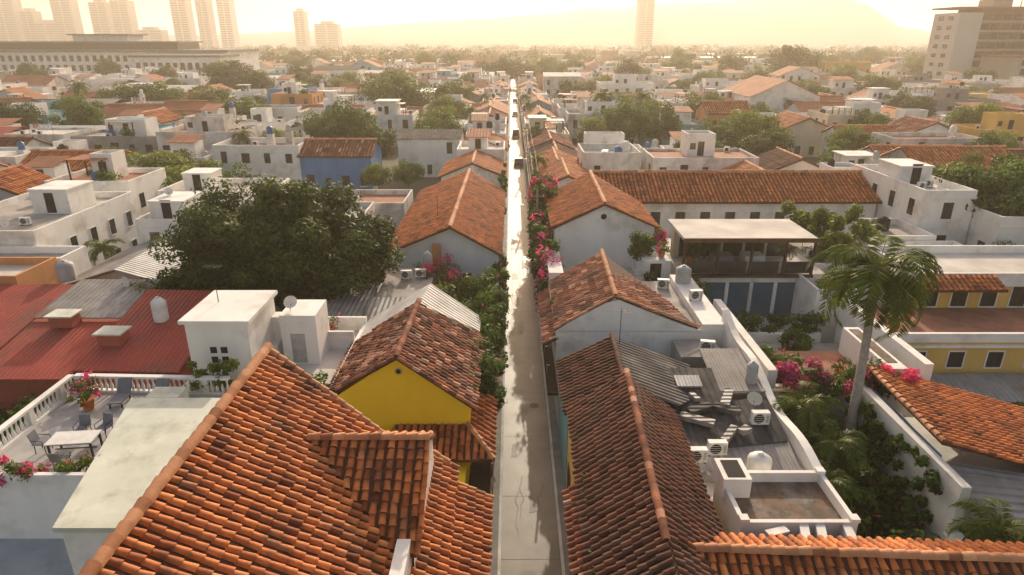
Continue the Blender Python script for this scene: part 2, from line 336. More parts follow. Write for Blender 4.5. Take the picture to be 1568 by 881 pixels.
# ================================================================== LEFT SIDE
g=group("terracotta_roof_house")
w=MB(); w.prism([(-11.0,10),(-3.9,10),(-3.9,22),(-5.3,22.2),(-9.9,24),(-11.0,24)],0,4.9,"white_wall"); w.box(-11.1,-10.6,10,24,4.9,7.4,"white_wall")
w.box(-3.9,-1.15,10,22.1,0,4.05,"white_wall"); w.obj("walls",g)
r=MB(); zz=lambda x:10-.58*(x+10.1)
tiles(r,[(-10.1,10,10),(-10.1,24.3,10),(-5.1,22.4,zz(-5.1)),(-3.7,21.9,zz(-3.7)),(-3.7,10,zz(-3.7))],.36,.40,seg=6,jit=1.3,ts=.24)
sheet(r,[(-10.1,10,10),(-10.1,24.3,10),(-11.4,24.3,7.4),(-11.4,10,7.4)],"tile_bed")
ridge(r,(-10.1,10,10.02),(-10.1,24.4,10.02),.2,.45); ridge(r,(-10.05,24.3,10),(-5.1,22.4,zz(-5.1)+.0),.13,.42)
r.obj("roof",g)
r=MB()
tiles(r,[(-7.3,20.2,8.42),(-3.1,20.2,8.42),(-3.1,16.7,6.39),(-3.85,16.7,6.39)],.36,.40,seg=6,jit=1.3)
tiles(r,[(-7.3,20.2,8.42),(-3.1,20.2,8.42),(-3.1,22.6,7.05),(-5.1,22.6,7.05)],.36,.40,seg=5)
ridge(r,(-7.4,20.2,8.46),(-3.0,20.2,8.46),.16,.42)
ridge(r,(-3.05,20.2,8.40),(-3.05,16.7,6.38),.1,.42,"terracotta_tile")
r.face([(-3.2,20.2,8.3),(-3.2,16.8,6.3),(-3.2,16.8,5),(-3.2,22.4,5),(-3.2,22.4,7)],"white_wall")
r.obj("dormer_roof",g)
r=MB()
tiles(r,[(-3.9,10,6.1),(-3.9,23.4,6.1),(-2.3,23.0,5.15),(-2.3,10,5.15)],.34,.38,seg=6,jit=1.3)
tiles(r,[(-3.0,10,5.2),(-3.0,22.3,5.2),(-.85,22.3,4.1),(-.85,10,4.1)],.34,.38,seg=6,jit=1.4)
ridge(r,(-3.0,22.3,5.2),(-.85,22.3,4.1),.11,.4); ridge(r,(-3.9,23.3,6.1),(-2.3,22.9,5.15),.11,.4)
r.box(-3.75,-3.3,12,17.0,4,6.75,"white_wall"); r.obj("street_roof",g)
g=group("white_terrace_house")
w=MB(); w.prism([(-17.4,26.2),(-12.2,26.2),(-12.2,17.9),(-15.5,18.0)][::-1],2,6.3,"white_wall"); w.prism([(-17.6,26.4),(-12.0,26.4),(-12.0,17.8),(-15.6,17.8)][::-1],6.3,6.5,"slab_pale")
w.prism([(-17.1,26.6),(-15.6,26.6),(-15.6,27.6),(-17.1,27.6)][::-1],5.2,6.4,"slab_pale")
w.box(-22.4,-13.2,26.45,29.4,0,5.2,"white_wall","terrace_tile"); w.box(-22.4,-17.45,21.4,26.45,0,5.2,"white_wall","terrace_tile")
w.box(-17.45,-15.9,21.4,24,0,5.2,"white_wall","terrace_tile")
w.box(-22.4,-15.7,21.2,21.4,0,6.1,"white_wall"); w.box(-26,-15.5,12,21.2,0,3,"white_wall","patio_blue")
w.box(-19,-15.6,12,12.3,3,4.1,"white_wall")
w.obj("walls",g)
b=MB()
def balus(b,x0,y0,x1,y1,z,h=.95):
    L=math.hypot(x1-x0,y1-y0); n=int(L/.27); ux,uy=(x1-x0)/L,(y1-y0)/L; px,py=-uy,ux
    for z0,z1,ww in((z,z+.12,.13),(z+h-.12,z+h,.15)):
        P=[(x0-px*ww,y0-py*ww),(x1-px*ww,y1-py*ww),(x1+px*ww,y1+py*ww),(x0+px*ww,y0+py*ww)]; b.prism(P,z0,z1,"white_wall")
    for i in range(n):
        x=x0+ux*(i+.5)*L/n; y=y0+uy*(i+.5)*L/n
        if i%8==0: b.box(x-.14,x+.14,y-.14,y+.14,z+.12,z+h-.12,"white_wall")
        else: b.lathe(x,y,[(.05,z+.12),(.09,z+.3),(.04,z+.55),(.05,z+.7),(.08,z+h-.12)],"white_wall",7,False)
balus(b,-22.3,21.5,-22.3,29.3,5.2); balus(b,-22.1,29.3,-14.2,29.0,5.2); b.obj("balustrade",g)
def chair(x,y,z,rot):
    m=MB()
    for a in(-.22,.22):
        for c in(-.22,.22): m.tube([(a,c,0),(a*.95,c*.95,.45)],[.02,.02],"black_metal",6)
    m.box(-.25,.25,-.25,.25,.43,.48,"fabric_grey"); V=[(-.25,.22,.48),(.25,.22,.48),(.24,.34,.95),(-.24,.34,.95),(-.25,.26,.48),(.25,.26,.48),(.24,.38,.95),(-.24,.38,.95)]
    m.raw(V,[(0,1,2,3),(5,4,7,6),(1,5,6,2),(4,0,3,7),(3,2,6,7)],"fabric_grey")
    for a in(-.27,.27): m.tube([(a,-.22,.45),(a,-.22,.66),(a,.26,.68)],[.018]*3,"black_metal",6)
    o=m.obj("patio_chair"); o.location=(x,y,z); o.rotation_euler[2]=rot
def table(x,y,z,rot=.1):
    m=MB(); m.box(-.95,.95,-.5,.5,.72,.77,"ac_white"); m.box(-.9,.9,-.45,.45,.66,.72,"black_metal")
    for a in(-.85,.85):
        for c in(-.4,.4): m.box(a-.035,a+.035,c-.035,c+.035,0,.66,"black_metal")
    m.box(-.85,.85,-.02,.02,.2,.24,"black_metal"); o=m.obj("patio_table"); o.location=(x,y,z); o.rotation_euler[2]=rot
table(-18.9,24.0,5.2); chair(-20.4,24.1,5.2,1.6); chair(-19.3,25.2,5.2,.1); chair(-18.4,25.3,5.2,-.2); chair(-18.8,22.9,5.2,3.1)
def lounger(x,y,z,rot):
    m=MB(); m.box(-.32,.32,-.7,.3,.28,.36,"fabric_grey"); V=[(-.32,.3,.34),(.32,.3,.34),(.32,.75,.95),(-.32,.75,.95),(-.32,.38,.3),(.32,.38,.3),(.32,.83,.92),(-.32,.83,.92)]
    m.raw(V,[(0,1,2,3),(5,4,7,6),(1,5,6,2),(4,0,3,7),(3,2,6,7)],"fabric_grey")
    for a in(-.28,.28):
        for c in(-.6,.25): m.box(a-.03,a+.03,c-.03,c+.03,0,.28,"black_metal")
    o=m.obj("lounge_chair"); o.location=(x,y,z); o.rotation_euler[2]=rot
lounger(-19.3,28.2,5.2,0.1); lounger(-17.5,28.1,5.2,-.1)
def pot(x,y,z,s=1,pink=200,n=200,seed=1):
    m=MB(); m.lathe(x,y,[(.16*s,z),(.24*s,z+.4*s),(.27*s,z+.42*s),(.22*s,z+.42*s)],"terracotta_tile",12); m.obj("flower_pot")
    bush("potted_plant",x-.35*s,x+.35*s,y-.35*s,y+.35*s,z+.4*s,z+.9*s,n,.09,"leaf_green",pink,seed,12)
pot(-21.3,28.6,5.2,1.3); pot(-16.8,24.6,5.2,1,0,300,5)
bush("bougainvillea_hedge",-22,-18.7,21.2,21.9,5.9,6.5,900,.09,"leaf_light",700,21,26)
bush("planter_hedge",-18.4,-16.2,21.5,22.3,5.4,6.3,900,.1,"leaf_light",60,22,16)
bush("hedge",-16.3,-14.0,28.9,29.6,5.0,6.7,1400,.11,"leaf_light",0,23,20,.1)
g=group("red_roof_house"); w=MB(); w.box(-40,-19.2,33.5,43,0,3.7,"red_wall"); w.obj("walls",g)
r=MB(); sheet(r,[(-41,43.5,5.7),(-31.1,43.5,5.7),(-31.1,32.8,4.0),(-41,32.8,4.0)],"metal_roof_red_0"); sheet(r,[(-30.9,38.6,4.95),(-25.2,38.6,4.95),(-25.2,32.7,4.0),(-30.9,32.7,4.0)],"metal_roof_red_0")
sheet(r,[(-25.1,42,5.9),(-19,41.6,5.9),(-19,33.0,4.3),(-25.1,33.2,4.3)],"metal_roof_red_0"); r.obj("red_roof",g)
r=MB(); sheet(r,[(-30.9,44,5.9),(-25.2,44,5.9),(-25.2,38.7,5.2),(-30.9,38.7,5.2)],"metal_roof_grey_0"); r.obj("grey_roof",g)
r=MB()
for x,y,z in((-24.2,36,5.0),(-28.5,38.2,5.2)):
    r.box(x-.7,x+.7,y-.5,y+.5,z-.3,z+.45,"red_wall"); r.box(x-.85,x+.85,y-.65,y+.65,z+.45,z+.55,"slab_pale")
r.obj("skylights",g)
water_tank(-22.4,38.3,5.2,.45,1.5,"ac_white"); water_tank(-32.6,45,5.5,.6,1.4,"tank")
bush("garden_plants",-30,-24,28.5,32.5,0,3.2,3500,.2,"leaf_green",0,31,40)
g=group("white_cube_house"); w=MB()
w.box(-17.6,-9.2,28.9,38,0,4.7,"white_wall","roof_floor_light"); w.box(-16.8,-13.6,30.6,34.6,4.7,8.4,"white_wall"); w.box(-17.0,-13.4,30.4,34.8,8.4,8.6,"white_wall")
w.box(-13.6,-12.9,33.9,34.7,4.7,7.3,"white_wall"); w.box(-12.9,-10.9,33.2,35.6,4.7,7.7,"white_wall"); w.box(-13.6,-13.2,30.9,33.9,4.7,5.9,"white_wall"); w.box(-12.9,-9.2,37.8,38,4.7,5.6,"white_wall")
w.box(-9.4,-9.2,29,37.8,4.7,5.2,"white_wall"); w.box(-10.9,-9.4,35.2,35.4,4.7,5.8,"white_wall")
for i in range(2):
    for j in range(3): w.box(-15.7+i*.55,-15.35+i*.55,30.59,30.62,5.6+j*.55,5.95+j*.55,"shade")
w.box(-12.4,-11.6,33.18,33.22,4.8,6.6,"tank"); w.obj("walls",g)
bush("terrace_plants",-10.4,-9.4,29.2,30.6,4.7,5.6,500,.1,"leaf_green",0,41,10)
# yellow house
g=group("yellow_house"); w=MB(); w.box(-8.9,-2.15,28.9,38.6,0,4.8,"yellow_wall")
w.raw([(-8.9,28.9,4.8),(-2.15,28.9,4.8),(-2.15,28.9,5.0),(-5.65,28.9,7.35),(-8.9,28.9,5.1)],[(0,1,2,3,4)],"yellow_wall")
w.box(-5.2,-2.2,27.5,28.9,0,2.6,"yellow_wall"); w.box(-4.2,-2.25,23.0,27.4,0,2.2,"yellow_wall")
V=[(-5.65+.22*math.cos(a*math.pi/6),28.87,6.55+.22*math.sin(a*math.pi/6)) for a in range(12)]; w.raw(V,[tuple(range(12))],"ochre_wall")
V=[(-5.65+.13*math.cos(a*math.pi/6),28.86,6.55+.13*math.sin(a*math.pi/6)) for a in range(12)]; w.raw(V,[tuple(range(12))],"shade")
window(w,'E',-2.15,31.5,.6,1.1,2,"dark_wood","shade"); window(w,'E',-2.15,34.5,.6,1.1,2,"dark_wood","shade"); w.obj("walls",g)
r=MB(); O="terracotta_tile_old"
tiles(r,[(-5.65,28.5,7.5),(-5.5,35.6,7.5),(-1.75,36.8,4.75),(-1.8,28.2,4.8)],.34,.40,O,"tile_bed_dark",6,ts=.3,jit=1.8)
tiles(r,[(-5.65,28.5,7.5),(-5.5,35.6,7.5),(-9.5,35.4,5.0),(-9.5,29.1,5.0)],.34,.40,O,"tile_bed_dark",6,ts=.3,jit=1.8)
sheet(r,[(-5.5,35.65,7.45),(-5.2,39,7.45),(-2.0,39,5.1),(-2.0,36.8,5.1)],"metal_roof_light_1"); sheet(r,[(-5.5,35.65,7.45),(-5.2,39,7.45),(-9.3,39,4.95),(-9.3,35.45,4.95)],"metal_roof_light_1")
ridge(r,(-5.65,28.45,7.52),(-5.5,35.7,7.52),.16,.42,O); ridge(r,(-5.65,28.45,7.5),(-1.8,28.2,4.8),.11,.42,O); ridge(r,(-5.65,28.45,7.5),(-9.5,29.05,5.0),.11,.42,O); r.obj("roof",g)
r=MB(); tiles(r,[(-6.0,28.85,3.5),(-2.3,28.85,3.5),(-.95,27.0,2.65),(-6.2,27.0,2.65)],.34,.4,seg=6,jit=1.5); tiles(r,[(-2.3,28.85,3.5),(-2.2,31.7,4.0),(-.85,31.7,3.3),(-.85,27.0,2.65)],.34,.4,seg=6,jit=1.5)
ridge(r,(-2.3,28.85,3.55),(-.9,27.0,2.7),.13,.4); r.obj("balcony_roof",g)
r=MB(); r.box(-2.2,-.95,23.2,31.4,.85,1.0,"dark_wood")
for i in range(40): r.tube([(-1.0,23.3+i*.2,1.0),(-1.0,23.3+i*.2,1.85)],[.022,.022],"dark_wood",5)
r.box(-1.05,-.95,23.2,31.4,1.85,1.93,"wood")
for i in range(7): r.tube([(-2.15+i*.18,23.25,1.0),(-2.15+i*.18,23.25,1.85)],[.022,.022],"dark_wood",5)
r.box(-2.2,-1.05,23.2,23.3,1.85,1.93,"wood")
for yy in(23.3,26.8,29,31.3): r.box(-1.06,-.94,yy-.05,yy+.05,1.93,2.6,"wood")
r.obj("balcony",g)
bush("courtyard_plants",-8,-5.2,25.6,28,0,2.4,900,.2,"leaf_light",0,44,12)
mb=MB(); mb.box(-1.35,-1.1,38.7,53.6,0,3.0,"white_wall_aged"); mb.obj("garden_wall")
bush("climbing_vine",-2.3,-.75,32,47,2.2,5.0,11000,.13,"leaf_green",100,51,90); bush("climbing_vine",-1.7,-.55,37,57,.3,3.8,11000,.13,"leaf_green",160,52,110)
bush("garden_shrubs",-6.2,-1.6,40,52,1.8,4.2,11000,.15,"leaf_light",0,53,90,-.05); bush("bougainvillea",-7.6,-4.6,49,52.5,3.0,4.6,1400,.12,"leaf_green",1400,54,22)
bush("climbing_vine",-1.5,-.8,78,90,2,6,2200,.2,"leaf_green",0,55,26)
g=group("grey_roof_house"); w=MB(); w.box(-15,-6.5,39.3,52.5,0,3.5,"white_wall_aged"); w.obj("walls",g); r=MB()
sheet(r,[(-15.3,52.6,4.5),(-10.4,52.6,4.5),(-10.4,39.2,3.9),(-15.3,39.2,3.9)],"metal_roof_grey_0"); sheet(r,[(-10.3,52.6,3.9),(-6.4,52.6,3.9),(-6.4,39.2,3.7),(-10.3,39.2,3.7)],"roof_floor"); sheet(r,[(-10.2,44,4.5),(-6.3,44,4.5),(-6.3,39.3,4.0),(-10.2,39.3,4.0)],"metal_roof_grey_0")
r.obj("roof",g); ac_unit(-8.5,49.5,3.92); ac_unit(-7.4,49.8,3.92); water_tank(-7,51.5,3.9,.4,1.6)
g=group("gabled_house"); w=MB(); w.box(-10.8,-1.2,54.3,79,0,4.6,"palewall"); w.raw([(-10.8,54.3,4.6),(-1.2,54.3,4.6),(-5.3,54.3,6.9)],[(0,1,2)],"palewall")
window(w,'S',54.3,-4.0,1.3,1.0,1.4)
for k in range(5): window(w,'E',-1.2,58+k*4.4,.8,1.0,2.2,"white_wall","dark_wood")
w.obj("walls",g); r=MB(); T2=dict(pitch=.4,tl=.6,seg=4)
tiles(r,[(-5.3,53.8,7),(-5.2,79.5,7),(-11.2,79.5,4.5),(-11.2,53.9,4.5)],m="terracotta_tile",**T2); tiles(r,[(-5.3,53.8,7),(-5.2,79.5,7),(-.9,79.5,4.5),(-.9,53.8,4.5)],m="terracotta_tile",**T2); ridge(r,(-5.3,53.7,7.02),(-5.2,79.6,7.02),.22,.8); r.obj("roof",g)
w=MB(); w.box(-6.9,-6.1,53.4,53.7,3.5,5.6,"orange_wall"); w.obj("chimney",g)
# mango tree
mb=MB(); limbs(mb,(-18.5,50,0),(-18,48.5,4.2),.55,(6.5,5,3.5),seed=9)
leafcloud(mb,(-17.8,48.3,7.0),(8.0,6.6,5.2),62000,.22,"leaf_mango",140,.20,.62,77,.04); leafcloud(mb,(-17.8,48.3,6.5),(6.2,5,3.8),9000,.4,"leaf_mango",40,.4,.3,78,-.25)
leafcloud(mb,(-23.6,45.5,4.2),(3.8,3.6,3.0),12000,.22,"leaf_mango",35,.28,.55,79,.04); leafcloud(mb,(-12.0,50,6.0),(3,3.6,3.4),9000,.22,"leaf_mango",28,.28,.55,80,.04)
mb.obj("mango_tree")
def flat_house(name,x0,x1,y0,y1,h,wm="white_wall",floor="roof_floor",par=.6,win=True,hut=None,dens=.75):
    g=group(name); w=MB(); w.box(x0,x1,y0,y1,0,h,wm,floor); parapet(w,x0,x1,y0,y1,h,par,wm); w.box(x0-.06,x1+.06,y0-.06,y0,h-.15,h,wm); w.obj("walls",g)
    d=MB()
    if win:
        side='W' if x0>0 else 'E'; c=x0 if x0>0 else x1
        n=max(1,int((x1-x0)/2.6))
        for fl in range(int(h//2.9)):
            for i in range(n):
                if R.random()<dens: window(d,'S',y0,x0+(i+.5)*(x1-x0)/n,.9+fl*3.0,.95,1.5,wm)
            n2=int((y1-y0)/3)
            for i in range(n2):
                if R.random()<dens: window(d,side,c,y0+(i+.5)*(y1-y0)/n2,.9+fl*3.0,.95,1.5,wm)
    if hut: a,b,c,dd,e=hut; d.box(a,b,c,dd,h,e,wm); d.box(a-.1,b+.1,c-.1,dd+.1,e,e+.15,wm); window(d,'S',c,(a+b)/2,h+.1,.9,1.9,wm,"shade")
    if d.v: d.obj("windows",g)
    return g
flat_house("white_house",-50,-39.5,52,67,6.6,hut=(-45,-41.5,60,64,8.8)); flat_house("white_house",-47,-35.3,48.5,51.8,5.4)
flat_house("white_house",-34.5,-25,58,66,6.0,hut=(-33.8,-30.6,59.5,63.5,7.8)); flat_house("orange_house",-44,-35.4,43.8,48.2,5.6,"orange_wall","roof_floor_light")
w=MB(); w.lathe(-28.5,62.5,[(1.3,6),(1.3,7),(1.15,7.6),(.8,8.05),(.3,8.25),(.01,8.3)],"white_wall",20,False); w.obj("roof_dome")
flat_house("white_house",-24.8,-15,60,70,4.8,"white_wall_aged"); flat_house("white_house",-22,-12,71,78,4.4,"white_wall_aged","roof_floor_red")
flat_house("white_house",-38,-26,69,76,6.2,hut=(-36,-33,71,74,8.2))
g=group("metal_roof_house"); w=MB(); w.box(-35,-26,47.5,57.2,0,4,"stone_wall"); w.raw([(-35,47.5,4),(-26,47.5,4),(-30.5,47.5,5.3)],[(0,1,2)],"cream_wall"); w.obj("walls",g)
r=MB(); sheet(r,[(-30.5,47.2,5.5),(-30.5,57.5,5.5),(-35.4,57.5,4),(-35.4,47.2,4)],"metal_roof_grey_1"); sheet(r,[(-30.5,47.2,5.5),(-30.5,57.5,5.5),(-25.6,57.5,4),(-25.6,47.2,4)],"metal_roof_light_1"); r.obj("roof",g)
palm(-37.5,57.5,0,1.0)
# ================================================================== RIGHT SIDE
g=group("dark_tile_house"); w=MB(); w.box(2.75,7.5,12,27.4,0,4.9,"ochre_wall"); w.obj("walls",g); r=MB(); DT="terracotta_tile_dark"
tiles(r,[(4.9,14,7.05),(5.5,27.7,7.05),(2.75,27.7,5.05),(2.6,14,5.05)],.33,.4,DT,"tile_bed_dark",6,jit=1.6)
tiles(r,[(4.9,14,7.05),(5.5,27.7,7.05),(7.9,27.7,5.0),(7.7,14,5.0)],.33,.4,DT,"tile_bed_dark",6,jit=1.6)
ridge(r,(4.9,16.5,7.08),(5.5,27.8,7.08),.15,.42,"terracotta_tile_old")
tiles(r,[(2.72,14,4.9),(2.72,22.3,4.9),(2.15,22.3,4.5),(2.15,14,4.5)],.33,.4,O,"tile_bed_dark",6); r.obj("roof",g)
r=MB(); r.box(2.2,2.74,16,19.5,1.9,2.05,"dark_wood"); r.box(2.2,2.26,16,19.5,2.85,2.93,"wood")
for i in range(18): r.tube([(2.23,16.05+i*.2,2.05),(2.23,16.05+i*.2,2.85)],[.02,.02],"dark_wood",5)
for yy in(20.5,23.4,26): window(r,'W',2.75,yy,.8,1,2,"wood","shade")
r.obj("balcony",g)
g=group("long_tile_house"); w=MB(); w.box(5.2,18,12,18.4,0,4.6,"white_wall"); w.obj("walls",g); r=MB()
tiles(r,[(5.0,17.2,6.15),(18,16.6,6.15),(18,12,3.9),(5.0,12,3.8)],.35,.4,seg=6,jit=1.4); tiles(r,[(6.6,17.15,6.15),(18,16.6,6.15),(18,18.3,5.3),(7.4,18.7,5.35)],.35,.4,seg=6); ridge(r,(5.0,17.2,6.2),(18,16.6,6.2),.17,.42); r.obj("roof",g)
g=group("dark_metal_roof_house"); w=MB(); w.box(2.75,9.5,27.9,33.5,0,4.5,"teal_wall"); w.obj("walls",g); r=MB()
tiles(r,[(5.5,27.95,6.2),(5.6,33.6,6.2),(2.6,33.6,4.7),(2.6,27.95,4.7)],.33,.4,DT,"tile_bed_dark",5,tm=.4); sheet(r,[(5.6,27.9,6.25),(5.7,33.6,6.25),(10.2,33.6,4.5),(10.0,30.1,4.55),(8.2,27.9,5.2)],"metal_roof_dark_1")
ridge(r,(5.5,27.9,6.25),(5.65,33.7,6.25),.13,.45,DT); r.obj("roof",g)
w=MB(); w.box(2.76,13.1,33.7,36.9,0,3.2,"white_wall_aged","roof_floor"); w.box(9.9,12.5,34.3,36.6,3.2,4.6,"grey_block"); w.obj("patio_annex")
g=group("corrugated_shed"); w=MB(); w.box(8,13.1,24,31.5,0,4.0,"grey_block"); w.obj("walls",g); r=MB()
sheet(r,[(8.2,31.8,5.2),(10.9,31.8,5.2),(10.7,28.2,4.75),(7.9,28.2,4.75)],"metal_roof_dark_0"); sheet(r,[(10.8,34,5.3),(13.2,34,5.3),(13.2,29.8,4.9),(10.7,29.8,4.9)],"metal_roof_grey_0"); sheet(r,[(7.9,28.4,4.7),(13.2,29.6,4.7),(13.0,26.2,4.3),(7.9,25.4,4.3)],"metal_roof_dark_0"); sheet(r,[(8.0,25.8,4.25),(13.1,26.5,4.25),(12.9,24.3,4.0),(8,24,3.95)],"metal_roof_grey_0"); sheet(r,[(8.6,30.8,5.3),(9.9,30.8,5.3),(9.9,29.9,5.15),(8.6,29.9,5.15)],"metal_roof_light_0")
r.obj("roof",g)
w=MB()
hf=lambda q:4.5+1.5*((q/23)**1.5)+.22*math.sin(q*.55)
for i in range(24):
    y0=23.8+i*.575; h0,h1=hf(i),hf(i+1)
    V=[(13.15,y0,0),(13.55,y0,0),(13.55,y0+.575,0),(13.15,y0+.575,0),(13.15,y0,h0),(13.55,y0,h0),(13.55,y0+.575,h1),(13.15,y0+.575,h1)]
    w.raw(V,([(0,1,5,4)] if i==0 else [])+[(1,2,6,5),(3,0,4,7),(4,5,6,7)],"white_wall")
w.obj("white_party_wall")
water_tank(10.7,23.7,4.0,.5,1.3,"ac_white"); water_tank(12.7,30.7,4.9,.3,1.2,"tank"); ac_unit(9.3,25.1,4.3); ac_unit(8.3,24.7,4.2); ac_unit(12.0,27.3,4.5)
g=group("white_rooftop_house"); w=MB(); w.box(8.4,12.7,19.3,22.4,0,5.0,"white_wall","roof_floor_brown"); parapet(w,8.4,12.7,19.3,22.4,5.0,.45,"white_wall",.18)
for x in(8.4,12.45):
    for y in(19.3,22.15): w.box(x-.04,x+.29,y-.04,y+.29,5.45,5.6,"white_wall")
w.box(8.3,9.4,21.2,22.6,5.02,5.9,"white_wall"); w.box(8.5,9.2,21.35,22.45,5.9,5.92,"shade"); w.box(8.0,12.9,18.5,19.3,0,4.65,"white_wall","roof_floor"); w.box(7.8,9.2,22.6,24.2,0,3.6,"white_wall_aged")
w.obj("walls",g)
for x in(9.6,10.6,11.2): ac_unit(x,18.95,4.66,rot=.3 if x<10 else 1.3)
ac_unit(12.2,18.9,4.66,rot=1.4)
g=group("white_gable_house"); w=MB(); w.box(2.75,13.3,37,46,0,5.0,"white_wall","roof_floor")
n=14; top=[(2.75+i*10.55/n) for i in range(n+1)]
for i in range(n):
    f=lambda x: 5.0+ (2.2*max(0,1-abs(x-6.3)/3.6)**.9 if x<6.3 else 2.2*max(0,1-(x-6.3)/5.6)**1.1)
    a,b=top[i],top[i+1]; w.raw([(a,37,4.98),(b,37,4.98),(b,37,f(b)),(a,37,f(a)),(a,37.25,4.98),(b,37.25,4.98),(b,37.25,f(b)),(a,37.25,f(a))],[(0,1,2,3),(3,2,6,7),(5,4,7,6)],"white_wall")
w.box(11.8,13.3,36.95,46.1,5.0,5.5,"white_wall"); w.obj("walls",g); r=MB()
tiles(r,[(6.3,37.1,7.3),(6.6,45.8,7.3),(2.9,45.8,5.1),(2.7,37.1,5.1)],.35,.45,O,"tile_bed_dark",5,tm=.6); tiles(r,[(6.3,37.1,7.3),(6.6,45.8,7.3),(10.5,41,5.4),(11.6,37.1,5.2)],.35,.45,O,"tile_bed_dark",5,tm=.6); ridge(r,(6.3,37,7.35),(6.6,45.9,7.35),.17,.45)
ridge(r,(6.3,37.1,7.3),(11.6,37.1,5.25),.1,.45); ridge(r,(6.3,37.1,7.3),(2.7,37.1,5.1),.1,.45)
tiles(r,[(2.9,45.8,4.6),(2.9,37,4.6),(2.0,37,4.1),(2.0,45.8,4.1)],.35,.45,O,"tile_bed_dark",5); r.obj("roof",g)
r=MB(); r.box(2.1,2.74,34,41,2.2,2.35,"dark_wood"); r.box(2.1,2.18,34,41,3.1,3.2,"dark_wood")
for i in range(28): r.box(2.12,2.15,34+i*.25,34.03+i*.25,2.35,3.1,"dark_wood")
for yy in(34,36.5,39,40.9): r.box(2.08,2.18,yy,yy+.1,3.2,4.2,"dark_wood")
r.obj("wooden_balcony",g)
g=group("white_house"); w=MB(); w.box(3.7,12.2,54,64,0,6.9,"white_wall"); w.raw([(3.7,54,6.9),(12.2,54,6.9),(12.2,54,7),(7.8,54,8.9),(3.7,54,7)],[(0,1,2,3,4)],"white_wall")
w.box(2.8,3.9,46.5,53.9,0,5.5,"white_wall"); w.box(9.6,13,46.3,53.9,0,3.4,"white_wall","roof_floor_light")
V=[(7.8+.25*math.cos(a*math.pi/6),53.98,7.9+.25*math.sin(a*math.pi/6)) for a in range(12)]; w.raw(V,[tuple(range(12))],"shade")
w.box(10.4,12.6,49,53.9,3.4,5.6,"white_wall"); window(w,'S',49,11.4,3.5,.9,1.9,"white_wall","shade")
for k in range(7): w.box(9.65,10.3,47.0+k*.28,47.28+k*.28,3.4,3.6+k*.22,"kerb")
window(w,'W',3.7,57,1,1,2,'wood','shade'); window(w,'W',3.7,60.5,1,1,2,'wood','shade'); window(w,'W',3.7,57,4.2,1,1.7,'wood','shade'); w.obj("walls",g); r=MB()
tiles(r,[(7.8,53.7,9.05),(8.1,67.5,9.05),(3.4,66,6.9),(3.4,53.8,6.9)],**T2); tiles(r,[(7.8,53.7,9.05),(8.1,67.5,9.05),(12.5,63,7.0),(12.5,53.8,7.0)],**T2); ridge(r,(7.8,53.6,9.1),(8.1,67.5,9.1),.2,.7); r.obj("roof",g)
g=group("long_white_house"); w=MB(); w.box(12.25,36.4,63.9,73,0,6.8,"white_wall")
for i in range(9): window(w,'S',63.9,14.4+i*2.5,3.9,1.0,1.9,"white_wall","glass_dark")
w.obj("walls",g); r=MB(); tiles(r,[(8.1,68.3,8.9),(36.6,68.3,8.9),(36.6,63.3,6.9),(12.3,63.3,6.9)],**T2); tiles(r,[(8.1,68.3,8.9),(36.6,68.3,8.9),(36.6,73.5,6.9),(8.1,73.5,6.9)],**T2); ridge(r,(8.1,68.3,8.95),(36.6,68.3,8.95),.2,.7); r.obj("roof",g)
g=group("modern_terrace_house"); w=MB()
w.box(13.2,24.6,48.2,58,0,4.8,"white_wall","roof_floor_light"); w.box(13.5,23.0,52.4,53.2,4.8,7.5,"cream_wall"); w.box(13.1,23.3,47.6,53.4,7.62,7.85,"roof_floor_light"); w.box(13.0,23.4,47.5,47.6,7.55,7.9,"wood")
for x in(13.3,15.9,18.5,21.1,23.3): w.box(x-.09,x+.09,47.9,48.08,4.8,7.62,"dark_wood")
w.box(13.2,23.4,47.7,48.2,4.65,4.83,"dark_wood")
for i in range(5): w.box(14.0+i*1.85,15.6+i*1.85,52.37,52.42,4.9,7.2,"glass_dark")
for i in range(4): w.box(13.5+i*2.5,15.75+i*2.5,48.09,48.12,4.9,5.85,"glass_dark")
for i in range(4): w.box(15.2+i*1.9,16.8+i*1.9,48.17,48.21,1.2,4.1,"glass_blue"); w.box(16.82+i*1.9,17.08+i*1.9,48.1,48.2,1.2,4.1,"white_wall")
w.box(16,17.6,49.2,50.6,4.81,5.9,"fabric_grey"); w.box(18.5,20.1,49.2,50.6,4.81,5.9,"ac_white")
w.box(13.2,22.2,43.1,48.1,0,1.0,"white_wall","roof_floor_light"); w.box(22.3,28,44.5,50.5,0,4.2,"white_wall","roof_floor_light"); parapet(w,22.3,28,44.5,50.5,4.2,.7,"white_wall"); w.box(24.7,31,50.6,58,0,4.6,"white_wall","roof_floor")
w.box(14.7,22.2,42.6,43.0,0,2.2,"white_wall"); w.obj("walls",g)
bush("clipped_hedge",14.6,22.2,42.9,44.4,1.9,3.2,5000,.12,"leaf_green",0,61,40,.05); bush("hedge",22.6,25,45,46.5,4.2,5.6,1800,.12,"leaf_green",0,62,12)
bush("garden_shrubs",9.8,14,44.6,48.2,3.2,4.6,2500,.15,"leaf_green",0,63,24); palm(12.6,45.8,1.6,.75); palm(14.2,46.6,1,.8); palm(15,50.5,4.2,.5); palm(22.2,50.5,4.2,.45)
bush("bougainvillea",12,13.4,53,57,5.4,6.6,800,.14,"leaf_green",700,64,14); bush("rooftop_tree",9.9,11.4,50,52.5,5.7,7.3,1800,.14,"leaf_green",0,65,10)
bush("garden_trees",24.8,31,51,58,4.4,8.0,8000,.2,"leaf_light",0,66,40); palm(26,45,0,.9); palm(31.5,56,2.5,.9)
